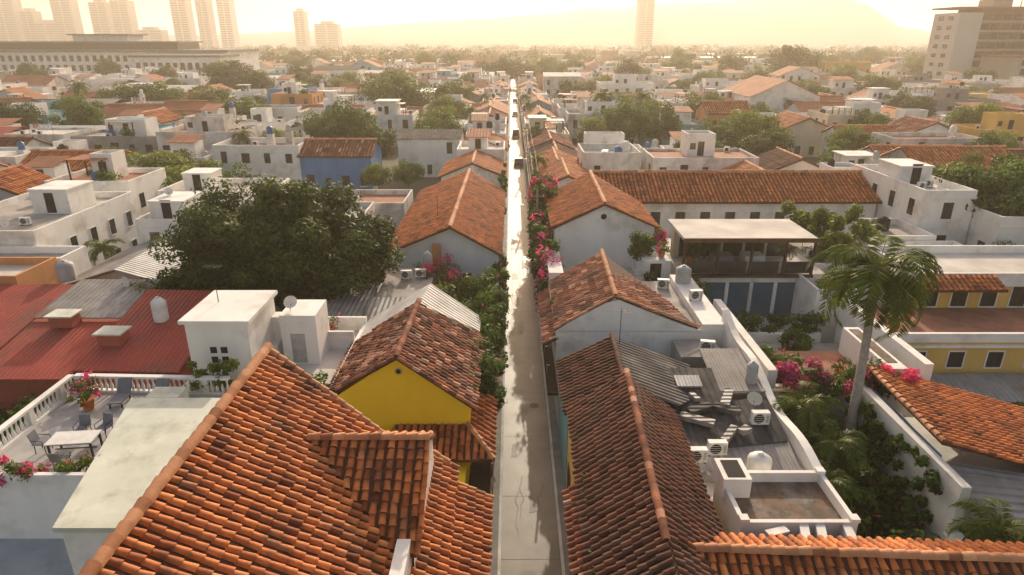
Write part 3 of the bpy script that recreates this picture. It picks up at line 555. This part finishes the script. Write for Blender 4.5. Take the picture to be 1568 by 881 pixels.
flat_house("white_house",36.6,41.2,57,70,8.9,"white_wall","roof_floor_light",hut=(37,40,62,66,10.6),dens=1); flat_house("white_house",41.3,48.5,53.5,66,7.2,"white_wall","roof_floor_light",.8,hut=(44,46.5,58,61,9.3),dens=1); flat_house("white_house",31.5,36.5,54,60,5.6,"white_wall",dens=1)
flat_house("white_house",49,57,66,74,5.5,"white_wall")
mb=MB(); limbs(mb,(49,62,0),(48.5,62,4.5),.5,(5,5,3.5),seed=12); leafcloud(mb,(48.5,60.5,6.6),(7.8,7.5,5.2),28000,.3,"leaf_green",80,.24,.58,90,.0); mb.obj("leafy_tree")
tree(50,50,5,1); tree(42,51.6,3.6,3); tree(-44,81,5,2,zs=.9); tree(-38,84,4.5,0)
g=group("yellow_terrace_house"); w=MB(); w.box(24.4,42,37.6,43.2,0,4.0,"ochre_wall","roof_floor_red"); w.box(24.3,42,37.5,37.75,4.0,4.6,"white_wall"); w.box(24.3,42,37.4,37.6,3.65,3.8,"white_wall")
w.box(28.5,42,43.3,50,0,6.0,"ochre_wall","roof_floor_light"); parapet(w,28.4,42,43.25,50,6.0,.6,"white_wall")
for x in(29.8,31.9,34.0,36.1): window(w,'S',43.3,x,4.1,1.1,1.5,"white_wall","shade")
for x in(26,28.5,31,33.5): window(w,'S',37.6,x,2.2,1.0,1.1,"white_wall","shade")
w.box(28.3,42,43.0,43.3,5.7,6.0,"white_wall"); w.obj("walls",g); r=MB()
tiles(r,[(28.4,43.2,6.5),(34,43.2,6.5),(34,41.7,5.9),(28.4,41.7,5.9)],.38,.45,seg=4); r.obj("awning",g)
r=MB(); sheet(r,[(26.5,37.3,1.9),(42,37.3,1.9),(42,34.6,1.4),(26.5,34.6,1.4)],"metal_roof_grey_0"); r.obj("lean_to_roof",g)
bush("garden_plants",24.5,34,32.6,34.5,0,1.6,2600,.16,"leaf_green",40,91,30)
flat_house("white_house",29,38,51,53.9,5.2,"white_wall")
g=group("planted_terrace"); w=MB(); w.box(14.65,22,32.2,37.9,0,3.2,"white_wall","roof_floor_red"); w.box(14.65,22,31.9,32.2,0,4.0,"white_wall"); w.box(21.0,22,32.25,37.85,3.2,4.9,"white_wall"); w.box(21.2,21.8,33.0,37.5,4.9,4.93,"roof_floor_brown"); w.box(14.1,14.6,31.9,42.4,0,5.0,"white_wall"); w.box(14.65,23.3,38,42.4,0,1.6,"white_wall_aged","roof_floor")
w.box(23.4,23.9,33,43,0,4.8,"white_wall"); w.box(16,17,31.88,31.91,.4,2.2,"shade"); w.obj("walls",g)
bush("bougainvillea",15,22.2,31.2,32.7,3.7,5.0,3500,.11,"leaf_green",6500,71,46); bush("terrace_plants",14.7,16.6,33.5,35.4,3.2,4.6,1800,.14,"leaf_green",0,72,14)
bush("terrace_plants",19,20.6,38.5,42,1.6,3,1600,.15,"leaf_green",0,73,14); palm(15.8,34,2.6,.45)
g=group("orange_roof_house"); w=MB(); w.box(19.8,29,25.4,31.6,0,2.2,"white_wall"); w.obj("walls",g); r=MB()
tiles(r,[(19.6,32.3,5.1),(30,32.0,2.2),(29.6,24.9,2.2),(19.3,24.9,5.1)],.36,.45,seg=5,tm=.55); ridge(r,(19.6,32.4,5.15),(19.3,24.8,5.15),.14,.45); sheet(r,[(19.3,24.8,4.2),(30,24.8,2.3),(30,21.6,1.6),(20.0,21.6,2.8)],"metal_roof_grey_1")
tiles(r,[(20.5,21.4,3.2),(28,21.4,1.8),(28,18,1.8),(20.5,18,3.2)],.36,.45,seg=5); r.obj("roof",g)
w=MB(); w.box(18.8,19.2,22.5,32,0,4.5,"white_wall"); w.box(18.5,19.3,18,22.5,0,2.2,"white_wall"); w.box(19.2,19.45,24.9,32,4.0,4.4,"blue_wall"); w.obj("garden_wall")
bush("ivy",18.2,18.85,23.5,31.5,1.0,4.3,7500,.12,"leaf_green",0,74,60)
bush("garden_shrubs",13.8,18.2,18.5,24,0,2.0,6000,.17,"leaf_green",120,75,50); bush("garden_shrubs",13.8,18.2,24,31.5,0,2.6,8000,.17,"leaf_green",60,76,60,-.1)
for x,y,z,s in((14.6,29.5,0,1.05),(16.2,30.6,0,.8),(14.4,24.5,0,.8),(19.5,20.6,0,.95),(17,19.2,0,.6),(15.2,26.8,0,.9),(21.2,19.8,0,.8)): palm(x,y,z,s)
MP=palm_mesh(10.4,3.9,32,42,(.45,1.3),.21); o=palm(17.9,29.6,0,1,MP); o.rotation_euler[2]=0; o.name="royal_palm_tree"
bush("bougainvillea",2.2,4.4,63,71,5.4,8.4,3000,.18,"leaf_green",5200,81,44); bush("climbing_vine",2.0,3.6,46.5,70,1.5,6.8,12000,.16,"leaf_green",1500,82,90,-.05)
bush("street_tree",2.1,3.6,55,62,2.0,5.6,3500,.16,"leaf_mango",0,83,24)
# ================================================================== generated neighbourhood
EXC=[(-40,-1,0,80),(-52,-40,0,68),(0,49.5,0,74),(49,58,40,75),(24,45,0,58)]
TREEPOS=[(-30,124,7,3,1),(-36,131,6,0,1),(-24,118,4.5,1,1),(-32,184,11,0,.8),(-48,92,7,2,.7),(-42,88,4,2,.8),(-97,185,9,0,.8),(-104,252,11,1,.8),(-110,190,8,3,.8),(23,134,7,0,1),(30,138,6,3,1),(17,131,5,2,1),(44,120,6.5,2,1),(41,130,5,0,1),(140,345,16,1,.72),(-2,330,10,1,.8),(8,350,9,2,.8),(-14,340,9,1,.8),(60,165,5,0,1),(-16,100,3,0,1),(-20,97,3,2,1),(-60,150,8,0,.8),(75,140,6,3,.8),(90,210,9,0,.7),(-70,230,10,1,.7),(30,230,9,0,.7),(-45,260,10,3,.7)]
for x,y,r,k,zs in TREEPOS: tree(x,y,r,k,zs=zs)
def blocked(x0,x1,y0,y1):
    for a,b,c,d in EXC:
        if x0<b and x1>a and y0<d and y1>c: return True
    for x,y,r,k,zs in TREEPOS:
        if x0<x+r*.6 and x1>x-r*.6 and y0<y+r*.6 and y1>y-r*.6: return True
    return False
WALLS=["white_wall"]*13+["white_wall_aged"]*5+["cream_wall"]*3+["ochre_wall","orange_wall","pink_wall","blue_wall","teal_wall","grey_block"]
def house(x0,x1,y0,y1):
    mb=MB(); wm=R.choice(WALLS); far=y0>230; st=R.random(); h=R.choice([3.4,3.8,4.2,5.8,6.4,6.8]) if st>.29 else R.choice([3.6,4.2,5.2,5.8])
    if R.random()<.05 and y0>130: h+=3
    near_st= x0>0 and x0<4 or x1<0 and x1>-4
    if near_st: st=R.choice([.1,.2,.25,.6,.6]); h=R.choice([4.2,4.8,5.4])
    mb.box(x0,x1,y0,y1,0,h,wm,R.choice(["roof_floor","roof_floor","roof_floor_light","roof_floor_light","roof_floor_red"]))
    kind="white_house" if "white" in wm else wm.replace("_wall","")+"_house"
    if wm=="grey_block": kind="concrete_house"
    cx,cy=(x0+x1)/2,(y0+y1)/2; W_,D_=x1-x0,y1-y0
    if st<.29:
        kind="tile_roof_house"; along_y= near_st or R.random()<.4; e=.35; mid=not far and y0<150
        if along_y:
            z=h+W_/2*.42; A=[(cx,y0-e,z),(cx,y1+e,z),(x0-e,y1+e,h-.1),(x0-e,y0-e,h-.1)]; B=[(cx,y0-e,z),(cx,y1+e,z),(x1+e,y1+e,h-.1),(x1+e,y0-e,h-.1)]
            mb.raw([(x0,y0,h),(x1,y0,h),(cx,y0,z-.15)],[(0,1,2)],wm); rd=((cx,y0-e,z+.02),(cx,y1+e,z+.02)); fm="terracotta_far_1"
        else:
            z=h+D_/2*.42; A=[(x0-e,cy,z),(x1+e,cy,z),(x1+e,y0-e,h-.1),(x0-e,y0-e,h-.1)]; B=[(x0-e,cy,z),(x1+e,cy,z),(x1+e,y1+e,h-.1),(x0-e,y1+e,h-.1)]
            for xx in(x0,x1): mb.raw([(xx,y0,h),(xx,y1,h),(xx,cy,z-.15)],[(0,1,2)],wm)
            rd=((x0-e,cy,z+.02),(x1+e,cy,z+.02)); fm="terracotta_far_0"
        if mid:
            tm=R.choice(["terracotta_tile","terracotta_tile","terracotta_tile_old","terracotta_tile_dark"])
            for q in(A,B): tiles(mb,q,.5,1.2,tm,"tile_bed",3)
            ridge(mb,rd[0],rd[1],.22,1.2)
        else:
            sheet(mb,A,fm); sheet(mb,B,fm)
            if not far: ridge(mb,rd[0],rd[1],.22,2)
    elif st<.40:
        kind="metal_roof_house"; mm=R.choice(["metal_roof_grey_0","metal_roof_grey_0","metal_roof_dark_0","metal_roof_red_0","metal_roof_light_0"])
        z=h+.1; s=D_*.1; sheet(mb,[(x0-.3,cy,z+s),(x1+.3,cy,z+s),(x1+.3,y0-.3,z),(x0-.3,y0-.3,z)],mm); sheet(mb,[(x0-.3,cy+.02,z+s),(x1+.3,cy+.02,z+s),(x1+.3,y1+.3,z),(x0-.3,y1+.3,z)],mm)
    else:
        parapet(mb,x0,x1,y0,y1,h,R.uniform(.3,1.1),wm,.22)
        if R.random()<.7:
            a=x0+W_*R.uniform(.05,.5); b=min(x1-.3,a+W_*R.uniform(.25,.5)); c=y0+D_*R.uniform(.1,.5); d=min(y1-.3,c+D_*R.uniform(.3,.5)); hh=h+R.uniform(2.2,3.2)
            w2=R.choice([wm,"white_wall","white_wall"]); mb.box(a,b,c,d,h,hh,w2,R.choice(["roof_floor_light","white_wall","metal_roof_grey_0","roof_floor"]))
            if R.random()<.5: parapet(mb,a,b,c,d,hh,.4,w2,.15)
            elif R.random()<.5: mb.box(a-.3,b+.3,c-.3,d+.3,hh,hh+.14,"white_wall")
            else: sheet(mb,[(a-.3,d+.3,hh+.9),(b+.3,d+.3,hh+.9),(b+.3,c-.4,hh+.1),(a-.3,c-.4,hh+.1)],"terracotta_far_0")
            mb.box((a+b)/2-.45,(a+b)/2+.45,c-.03,c+.02,h+.1,h+2.1,R.choice(["shade","dark_wood","glass_dark"]))
            if b-a>3: mb.box(a+.4,a+1.2,c-.03,c+.02,h+1,h+1.9,"glass_dark")
        if R.random()<.35:
            a=x0+W_*R.uniform(.1,.5); b=a+R.uniform(2.5,4); c=y0+D_*R.uniform(.05,.4); d=c+R.uniform(2.5,3.5)
            for px in(a,b):
                for py in(c,d): mb.box(px-.07,px+.07,py-.07,py+.07,h,h+2.4,"dark_wood")
            mb.box(a-.2,b+.2,c-.2,d+.2,h+2.4,h+2.5,R.choice(["wood","slab_pale","terracotta_far_0","metal_roof_grey_0"]))
        for q in range(R.randrange(3)):
            px=R.uniform(x0+1,x1-1); py=R.uniform(y0+1,y1-1); rr=R.uniform(.4,.65); zz=h+R.choice([0,.5,1.2,2.5])
            mb.lathe(px,py,[(rr,zz),(rr,zz+.9),(rr*.5,zz+1.15),(.02,zz+1.2)],R.choice(["tank","tank_blue","shade","ac_white"]),9,False)
            if zz>h: mb.box(px-.5,px+.5,py-.5,py+.5,h,zz,"white_wall_aged")
        for q in range(R.randrange(5)):
            px=R.uniform(x0+.6,x1-1.4); py=R.uniform(y0+.6,y1-1); mb.box(px,px+.85,py,py+.35,h,h+.7,"ac_white"); mb.box(px+.1,px+.6,py-.01,py,h+.12,h+.6,"shade")
        if R.random()<.3:
            px=R.uniform(x0+.5,x0+W_*.4); py=R.uniform(y0+1,y1-1); mb.tube([(px,py,h),(px,py,h+1.9)],[.03,.03],"black_metal",4); mb.tube([(px+4,py,h),(px+4,py,h+1.9)],[.03,.03],"black_metal",4)
            for q in range(5): mb.box(px+.3+q*.72,px+.85+q*.72,py-.01,py+.01,h+.8+R.uniform(0,.3),h+1.8,R.choice(["cloth_white","blue_wall","pink_wall","cloth_white"]))
        if R.random()<.4 and y0<250:
            px=R.uniform(x0+1,x1-1); py=y0+.7; nn=160; rr2=NR.normal(size=(nn,3))*np.array([.7,.3,.35])+np.array([px,py,h+.9])
            U=NR.normal(size=(nn,3))*.16; V2=NR.normal(size=(nn,3))*.09; mb.quads(np.stack([rr2-U,rr2-V2,rr2+U,rr2+V2],1).reshape(-1,3),"leaf_green",NR.uniform(.2,.8,nn))
    for fl in range(int(h//2.9)):
        zz=fl*3.0+(1.0 if fl else .5); n=max(1,int(W_/2.7))
        for i in range(n):
            if R.random()<.7:
                u=x0+(i+.5)*W_/n; ww=R.uniform(.8,1.3); hh=R.uniform(1.2,1.9)
                mb.box(u-ww/2,u+ww/2,y0-.03,y0+.02,zz,zz+hh,R.choice(["shade","glass_dark","dark_wood"])); mb.box(u-ww/2-.1,u+ww/2+.1,y0-.12,y0+.02,zz-.1,zz-.003,"white_wall")
        c=x0 if x0>0 else x1; n=max(1,int(D_/3))
        for i in range(n):
            if R.random()<.65:
                u=y0+(i+.5)*D_/n; mb.box(c-.03,c+.03,u-.5,u+.5,zz,zz+1.6,R.choice(["shade","glass_dark","wood"]))
    mb.obj(kind)
y=44.0
while y<500:
    d=(8.5+y*.018)*R.uniform(.85,1.15)
    for sg in(-1,1):
        x=1.15 if sg<0 else 2.8; lim=.80*y+25
        while x<lim:
            w_=R.uniform(6.5,12)*(1+y/380)
            if x<4: w_=R.uniform(7,9)
            x0,x1=(x,x+w_-.1) if sg>0 else (-(x+w_-.1),-x); y0=y+R.uniform(0,.8); y1=y0+d*(R.uniform(.72,.97) if x>4 else .985)
            x+=w_+ (R.uniform(0,1.5) if R.random()<.3 else 0)
            if blocked(x0,x1,y0,y1): continue
            if y>330 and x0<-140 and x1>-300 and y<425: continue
            if 270<y<345 and x1>175: continue
            rr=R.random()
            if rr<.17 and x0!=2.8 and x1!=-1.15:
                tree((x0+x1)/2,(y0+y1)/2,min(w_,d)*R.uniform(.42,.6)); continue
            house(x0,x1,y0,y1)
            if rr>.92: palm(x0+1,y1-.2,0,R.uniform(.7,.95),PALM2)
            elif rr>.74: tree(x1-1,y1+.2,R.uniform(2.2,3.8))
    y+=d
palm(20,150,0,1.2,PALM2); palm(24,153,0,1.1,PALM2); palm(28,148,0,1.2,PALM2); palm(-18,170,0,1.2,PALM2); palm(-115,180,0,1.2,PALM2)
g=group("gabled_hall"); w=MB(); w.box(62,80,176,200,0,8,"white_wall"); w.raw([(62,176,8),(80,176,8),(71,176,12)],[(0,1,2)],"white_wall"); w.obj("walls",g); r=MB()
sheet(r,[(71,175.5,12.2),(71,200,12.2),(61.5,200,8),(61.5,175.5,8)],"terracotta_far_1"); sheet(r,[(71,175.5,12.2),(71,200,12.2),(80.5,200,8),(80.5,175.5,8)],"terracotta_far_1"); r.obj("roof",g)
g=group("convent_building"); w=MB(); w.box(-300,-152,370,415,0,15.5,"white_wall"); w.box(-301,-151,369,416,15.5,16.5,"fort_roof"); w.box(-290,-185,385,412,16.5,20,"glass_dark"); w.box(-292,-183,383,414,20,20.8,"fort_roof"); w.box(-190,-146,345,368.9,0,13.5,"white_wall"); w.box(-191,-145,344,368.9,13.5,14.5,"fort_roof"); w.box(-245,-215,390,408,20.8,24,"white_wall"); w.box(-247,-213,388,410,24,24.6,"fort_roof")
for i in range(34):
    for zz in(1.5,6,10.8): w.box(-298+i*4.1,-296+i*4.1,369.8,370.1,zz,zz+3.0,"shade")
for i in range(11):
    for zz in(2,7.5): w.box(-188+i*3.7,-186+i*3.7,344.8,345.1,zz,zz+3.4,"shade")
w.obj("walls",g)
g=group("hotel_tower"); w=MB(); w.box(190,200,300,318,0,32.5,"tower_white"); w.box(200.2,228,302,318,0,34,"tower_brown"); w.box(228.2,262,300,318,0,32.5,"tower_beige")
w.box(189,263,299,319,34.1,34.8,"tower_brown")
for fl in range(8):
    zz=3+fl*3.8
    for i in range(6): w.box(201.5+i*4.4,204.8+i*4.4,301.6,302.01,zz,zz+2.1,"glass_dark" if (i+fl)%3 else "shade")
    w.box(200.2,228,301.0,302,zz-1.0,zz-.25,"tower_beige")
    for i in range(3): w.box(233+i*8,237+i*8,299.8,300.01,zz,zz+1.6,"glass_dark")
    for i in range(2): w.box(189.7,190.01,304+i*7,307+i*7,zz,zz+1.6,"glass_dark")
w.box(206,214,304,314,34.8,38,"tower_beige"); w.obj("tower",g)
w=MB(); w.box(202,262,276,298,0,15,"tower_beige"); w.box(201,263,275,298.9,15,15.8,"tower_brown")
for fl in range(4):
    for i in range(12): w.box(204+i*5,207.6+i*5,275.8,276.01,1.2+fl*3.6,3.6+fl*3.6,"shade")
w.obj("podium",g)
for a in((208,312),(213,313),(222,310)):
    mb=MB(); mb.tube([(a[0],a[1],34.8),(a[0],a[1],43)],[.25,.08],"tower_brown",5); mb.tube([(a[0]-1,a[1],40),(a[0]+1,a[1],40)],[.1,.1],"tower_brown",4); mb.obj("antenna_mast")
flat_house("yellow_building",150,172,330,345,11,"ochre_wall","roof_floor_light")
def tower(px,wpx,h,Y=1300,m="tower_white",dep=25):
    k=.935*Y/1000; x=(px)*k; w_=wpx*k; mb=MB(); mb.box(x-w_/2,x+w_/2,Y,Y+dep,0,h,m); mb.box(x-w_/4,x+w_/4,Y+5,Y+dep-5,h,h+5,m)
    n=int(h/4)
    for i in range(n): mb.box(x-w_/2+1.5,x-w_*.06,Y-.3,Y+.1,2+i*4,4.2+i*4,"glass_dark"); mb.box(x+w_*.06,x+w_/2-1.5,Y-.3,Y+.1,2+i*4,4.2+i*4,"glass_dark")
    for i in range(n): mb.box(x-w_/2-.1,x+w_/2+.1,Y-1.2,Y-.3,1.2+i*4,1.7+i*4,m)
    mb.obj("apartment_tower")
for a in((-770,36,105),(-735,20,70),(-680,30,118),(-625,26,85),(-592,26,88),(-503,24,130),(-468,18,110),(-435,20,112),(-710,50,50),(-555,40,38),(-323,16,70),(-283,36,48),(203,24,140)): tower(a[0],a[1],a[2],m=R.choice(["tower_white","tower_beige"]))
mb=MB(); rs=np.random.RandomState(3)
for i in range(640):
    yy=rs.uniform(430,1100); xx=rs.uniform(-.85,.85)*yy
    if -320<xx<-130 and yy<470: continue
    r=rs.uniform(6,12); leafcloud(mb,(xx,yy,r*.55),(r*1.4,r,r*.75),110,2.0,"leaf_far",10,.4,.4,i)
mb.obj("distant_trees")
mb=MB()
for i in range(820):
    yy=R.uniform(600,2000); xx=R.uniform(-.85,.85)*yy; w_=R.uniform(8,26); h=R.choice([4,5,7,9,12]); mb.box(xx,xx+w_,yy,yy+R.uniform(8,20),0,h,R.choice(["tower_white","tower_beige","tower_white","terracotta_far_0"]),R.choice(["roof_floor_light","terracotta_far_0","roof_floor","roof_floor"]))
for x,y,w_,h in((-190,510,140,7),(-300,620,120,8),(200,700,260,8),(430,760,200,9),(120,560,90,8)):
    mb.box(x,x+w_,y,y+25,0,h,"tower_white","metal_roof_light_0")
mb.obj("distant_town")
prof=[(-2600,25),(-1100,38),(-640,62),(-200,95),(230,128),(520,148),(1000,172),(1230,180),(1330,150),(1460,70),(1600,45),(2400,30),(4000,30)]
from mathutils import noise as mn
HS=.80
def pf(x): return float(np.interp(x,[p[0] for p in prof],[p[1] for p in prof]))
V=[];F=[];nx,ny=150,18
for j in range(ny):
    for i in range(nx):
        x=-2300+i*38; yy=2000+j*50; t=math.sin(math.pi*min(1,j/(ny-1)*1.0))**.8; V.append((x,yy,max(-2,(22+(pf(x*2650/yy)-22)*HS*1.06)*t*(1+.10*mn.noise(Vector((x*.006,yy*.006,0)))) +6*mn.noise(Vector((x*.03,yy*.03,3)))*t-1)))
for j in range(ny-1):
    for i in range(nx-1): a=j*nx+i; F.append((a,a+1,a+nx+1,a+nx))
mb=MB(); mb.raw(V,F,"hill",.5,True); mb.obj("hill")
prev=None
for k,yy in enumerate((62,88,114,142,172,205)):
    mb=MB(); x=2.45; mb.tube([(x,yy,0),(x,yy,8.5)],[.13,.09],"grey_block",8); mb.box(x-.7,x+.7,yy-.05,yy+.05,7.7,7.82,"dark_wood")
    if k%2: mb.box(x-.9,x-.4,yy-.12,yy+.12,6.3,7.0,"tank")
    for dx in(-.6,0,.6): mb.tube([(x+dx,yy,7.82),(x+dx,yy,8.0)],[.05,.05],"ac_white",6)
    mb.obj("utility_pole")
    if prev:
        wb=MB()
        for dx,z in((-.6,8.0),(0,8.0),(.6,8.0),(-.2,6.6),(.1,6.4)):
            wb.tube([(x+dx,prev+(yy-prev)*t/6,z-.5*math.sin(math.pi*t/6)) for t in range(7)],[.02]*7,"black_metal",4)
        wb.obj("power_line")
    prev=yy
def car(x,y,paint,van=False):
    g=group("van" if van else "car"); b=MB(); W2=.78; L=2.0
    prof=[(-L,.35),(-L,.8),(-1.75,.95),(-1.35,1.42),(.3,1.46),(.95,1.0),(1.8,.86),(L,.65),(L,.35)] if not van else [(-L,.35),(-L,1.0),(-1.9,1.85),(.9,1.88),(1.5,1.15),(1.95,.95),(L,.7),(L,.35)]
    n=len(prof); V=[]
    for s in(-1,1):
        for (yy,z) in prof: V.append((s*(W2 if z<1.05 else W2*.84),yy,z))
    b.raw(V,[tuple(range(n))[::-1],tuple(range(n,2*n))]+[(i,(i+1)%n,n+(i+1)%n,n+i) for i in range(n)],paint); b.obj("body",g)
    w=MB(); zt=1.36 if not van else 1.75; yb=-1.42 if not van else -1.93
    w.face([(-.58,yb-.18 if not van else yb-.03,1.02),(.58,yb-.18 if not van else yb-.03,1.02),(.52,yb+.03,zt),(-.52,yb+.03,zt)],"glass_dark")
    for s in(-1,1): w.face([(s*.765,-1.2,1.0),(s*.765,.7,1.0),(s*.675,.3,zt-.02),(s*.675,-1.05,zt-.02)],"glass_dark"); w.box(s*.62-.12,s*.62+.12,-L-.02,-L+.02,.62,.78,"lamp_red")
    w.obj("windows",g); t=MB()
    for s in(-1,1):
        for yy in(-1.25,1.25):
            V=[(s*.72-.1+.2*q,yy+.3*math.cos(a*math.pi/8),.3+.3*math.sin(a*math.pi/8)) for q in(0,1) for a in range(16)]
            t.raw(V,[tuple(range(16)),tuple(range(16,32))]+[(a,(a+1)%16,16+(a+1)%16,16+a) for a in range(16)],"rubber")
    t.obj("wheels",g); g.location=(x,y,.03)
car(1.25,122,"car_dark"); car(.9,160,"car_dark",True); car(.9,205,"car_silver"); car(1.1,250,"car_dark")
# ---------------- rooftop details on the near houses
def dish(x,y,z,a=.5):
    m=MB(); m.tube([(0,0,0),(0,0,.5)],[.03,.03],"tank",6); V=[];F=[]
    for j,(rr,dd) in enumerate(((.02,0),(.2,.03),(.38,.11))):
        for i in range(14): an=i*math.pi/7; V.append((rr*math.cos(an),-dd-.05,.55+rr*math.sin(an)))
    for j in range(2):
        for i in range(14): F.append((j*14+i,j*14+(i+1)%14,(j+1)*14+(i+1)%14,(j+1)*14+i))
    m.raw(V,F,"ac_white",.5,True); m.tube([(0,-.05,.25),(0,-.45,.55)],[.015,.015],"black_metal",5); o=m.obj("satellite_dish"); o.location=(x,y,z); o.rotation_euler[2]=a
for q in((-12.5,34,7.7,.6),(-27,43,5.6,-.4),(-33,62,7.8,.3),(9.9,33.9,3.2,.4),(12.2,28.6,4.7,-.6),(-44,55,6.6,.2),(38.5,58,8.9,-.4),(24,47,4.2,.5),(-11.6,45,4.1,.3),(11,46.5,3.4,.2)): dish(*q)
def antenna(x,y,z,h=2.2):
    m=MB(); m.tube([(x,y,z),(x,y,z+h)],[.025,.02],"black_metal",5); m.tube([(x-.5,y,z+h-.15),(x+.5,y,z+h-.15)],[.012,.012],"black_metal",4)
    for k in range(5): m.tube([(x-.4+k*.2,y-.3,z+h-.15),(x-.4+k*.2,y+.3,z+h-.15)],[.01,.01],"black_metal",4)
    m.obj("tv_antenna")
for q in((-16,33,8.6),(-40,47,5.6),(6,33,6.0),(-29,64,6.2),(39,68,9),(-7,60,6.0),(12,60,7),(-13,42,4.0),(26,56,4.6),(-20,66,4.8)): antenna(*q)
for x,y,z in((-12,30,4.7),(-11.3,37,4.7),(-20.5,27.5,5.2),(16,35,3.2),(14.6,51,4.8),(19.5,34.5,3.2),(26.5,48,4.2),(25,39,4.0),(27,41,4.0),(-46,50,5.4),(12,50,5.6),(-31,60,6.0)): pot(x,y,z,1.3,60,240,int(abs(x*7+y)))
for x,y,z in((-14.2,36.6,4.7),(-13.4,51,4.42),(-43,56,6.6),(38,60,8.9),(39.2,61,8.9),(25.5,53,4.6),(-29.5,59.5,6.0),(11,44.5,5.0),(12.4,41,5.5),(11.6,35,4.6),(-20,62,4.8),(-18,74,4.4)): ac_unit(x,y,z,rot=R.uniform(-.3,.3))
for x,y,z,mm in((12.4,44.5,5.5,"tank"),(-47,64,6.6,"tank_blue"),(46,63,7.2,"tank"),(28,55,4.6,"ac_white"),(-21,69,4.8,"tank"),(34,58,5.6,"shade")): water_tank(x,y,z,.55,1.2,mm)
m_=MB()
for k in range(7):
    x=R.uniform(8.4,12.4); y=R.uniform(26,30); z=4.70+(y-26)*.11+k*.004; a=R.uniform(0,3); l=R.uniform(.3,.9); wd_=R.uniform(.06,.25)
    c_,s_=math.cos(a),math.sin(a); P=[(x+c_*l-s_*wd_,y+s_*l+c_*wd_),(x-c_*l-s_*wd_,y-s_*l+c_*wd_),(x-c_*l+s_*wd_,y-s_*l-c_*wd_),(x+c_*l+s_*wd_,y+s_*l-c_*wd_)]
    m_.prism(P,z-.2,z+.03,R.choice(["metal_roof_grey_1","roof_floor_brown","metal_roof_dark_1"]))
m_.obj("roof_debris")
for nm,sd,(x0,x1,y0,y1,z0,z1),n in(("roof_weeds",501,(-2.6,-1.9,30,36,5.0,5.2),260),("roof_weeds",502,(2.7,3.2,38,45,5.1,5.3),260),("roof_weeds",503,(2.8,3.2,16,26,5.15,5.3),200)): bush(nm,x0,x1,y0,y1,z0,z1,n,.09,"leaf_green",0,sd,10)
# ------------------------------------------------------------------ haze volume
bpy.ops.mesh.primitive_cube_add(size=1,location=(0,3900,84)); hz=bpy.context.object; hz.name="haze"; hz.scale=(9000,8200,172)
m=bpy.data.materials.new("haze"); m.use_nodes=True; nt=m.node_tree; nt.nodes.clear(); o=nt.nodes.new("ShaderNodeOutputMaterial"); v=nt.nodes.new("ShaderNodeVolumeScatter")
v.inputs["Color"].default_value=(1,.85,.66,1); v.inputs["Density"].default_value=.00062; v.inputs["Anisotropy"].default_value=.4; nt.links.new(v.outputs[0],o.inputs["Volume"]); hz.data.materials.append(m)
# ------------------------------------------------------------------ light, world, camera
EL=math.radians(23); AZ=math.radians(6)
wd=bpy.data.worlds.new("World"); SC.world=wd; wd.use_nodes=True; nt=wd.node_tree; bg=nt.nodes["Background"]
sk=nt.nodes.new("ShaderNodeTexSky"); sk.sky_type='NISHITA'; sk.sun_disc=False; sk.sun_elevation=EL; sk.sun_rotation=AZ; sk.dust_density=4; sk.air_density=1.3; sk.ozone_density=.5
mx=nt.nodes.new("ShaderNodeMix"); mx.data_type='RGBA'; mx.blend_type='MULTIPLY'; mx.inputs["Factor"].default_value=1; nt.links.new(sk.outputs[0],mx.inputs[6]); mx.inputs[7].default_value=(1.50,1.26,1.12,1)
nt.links.new(mx.outputs[2],bg.inputs[0]); bg.inputs[1].default_value=.15
sd=bpy.data.lights.new("sun","SUN"); sd.energy=5; sd.angle=math.radians(.6); sd.color=(1,.84,.62); so=bpy.data.objects.new("sun",sd); COL.objects.link(so)
dv=Vector((math.sin(AZ)*math.cos(EL),math.cos(AZ)*math.cos(EL),math.sin(EL))); so.rotation_euler=dv.to_track_quat('Z','Y').to_euler()
cd=bpy.data.cameras.new("camera"); cd.sensor_width=36; cd.lens=36*1000/1568; cd.clip_end=20000; co=bpy.data.objects.new("camera",cd); COL.objects.link(co); co.location=(0,0,22)
co.rotation_euler=(math.radians(90)-math.atan(380.5/1000),0,0); SC.camera=co
SC.view_settings.view_transform='Standard'; SC.view_settings.look='None'; SC.view_settings.exposure=0
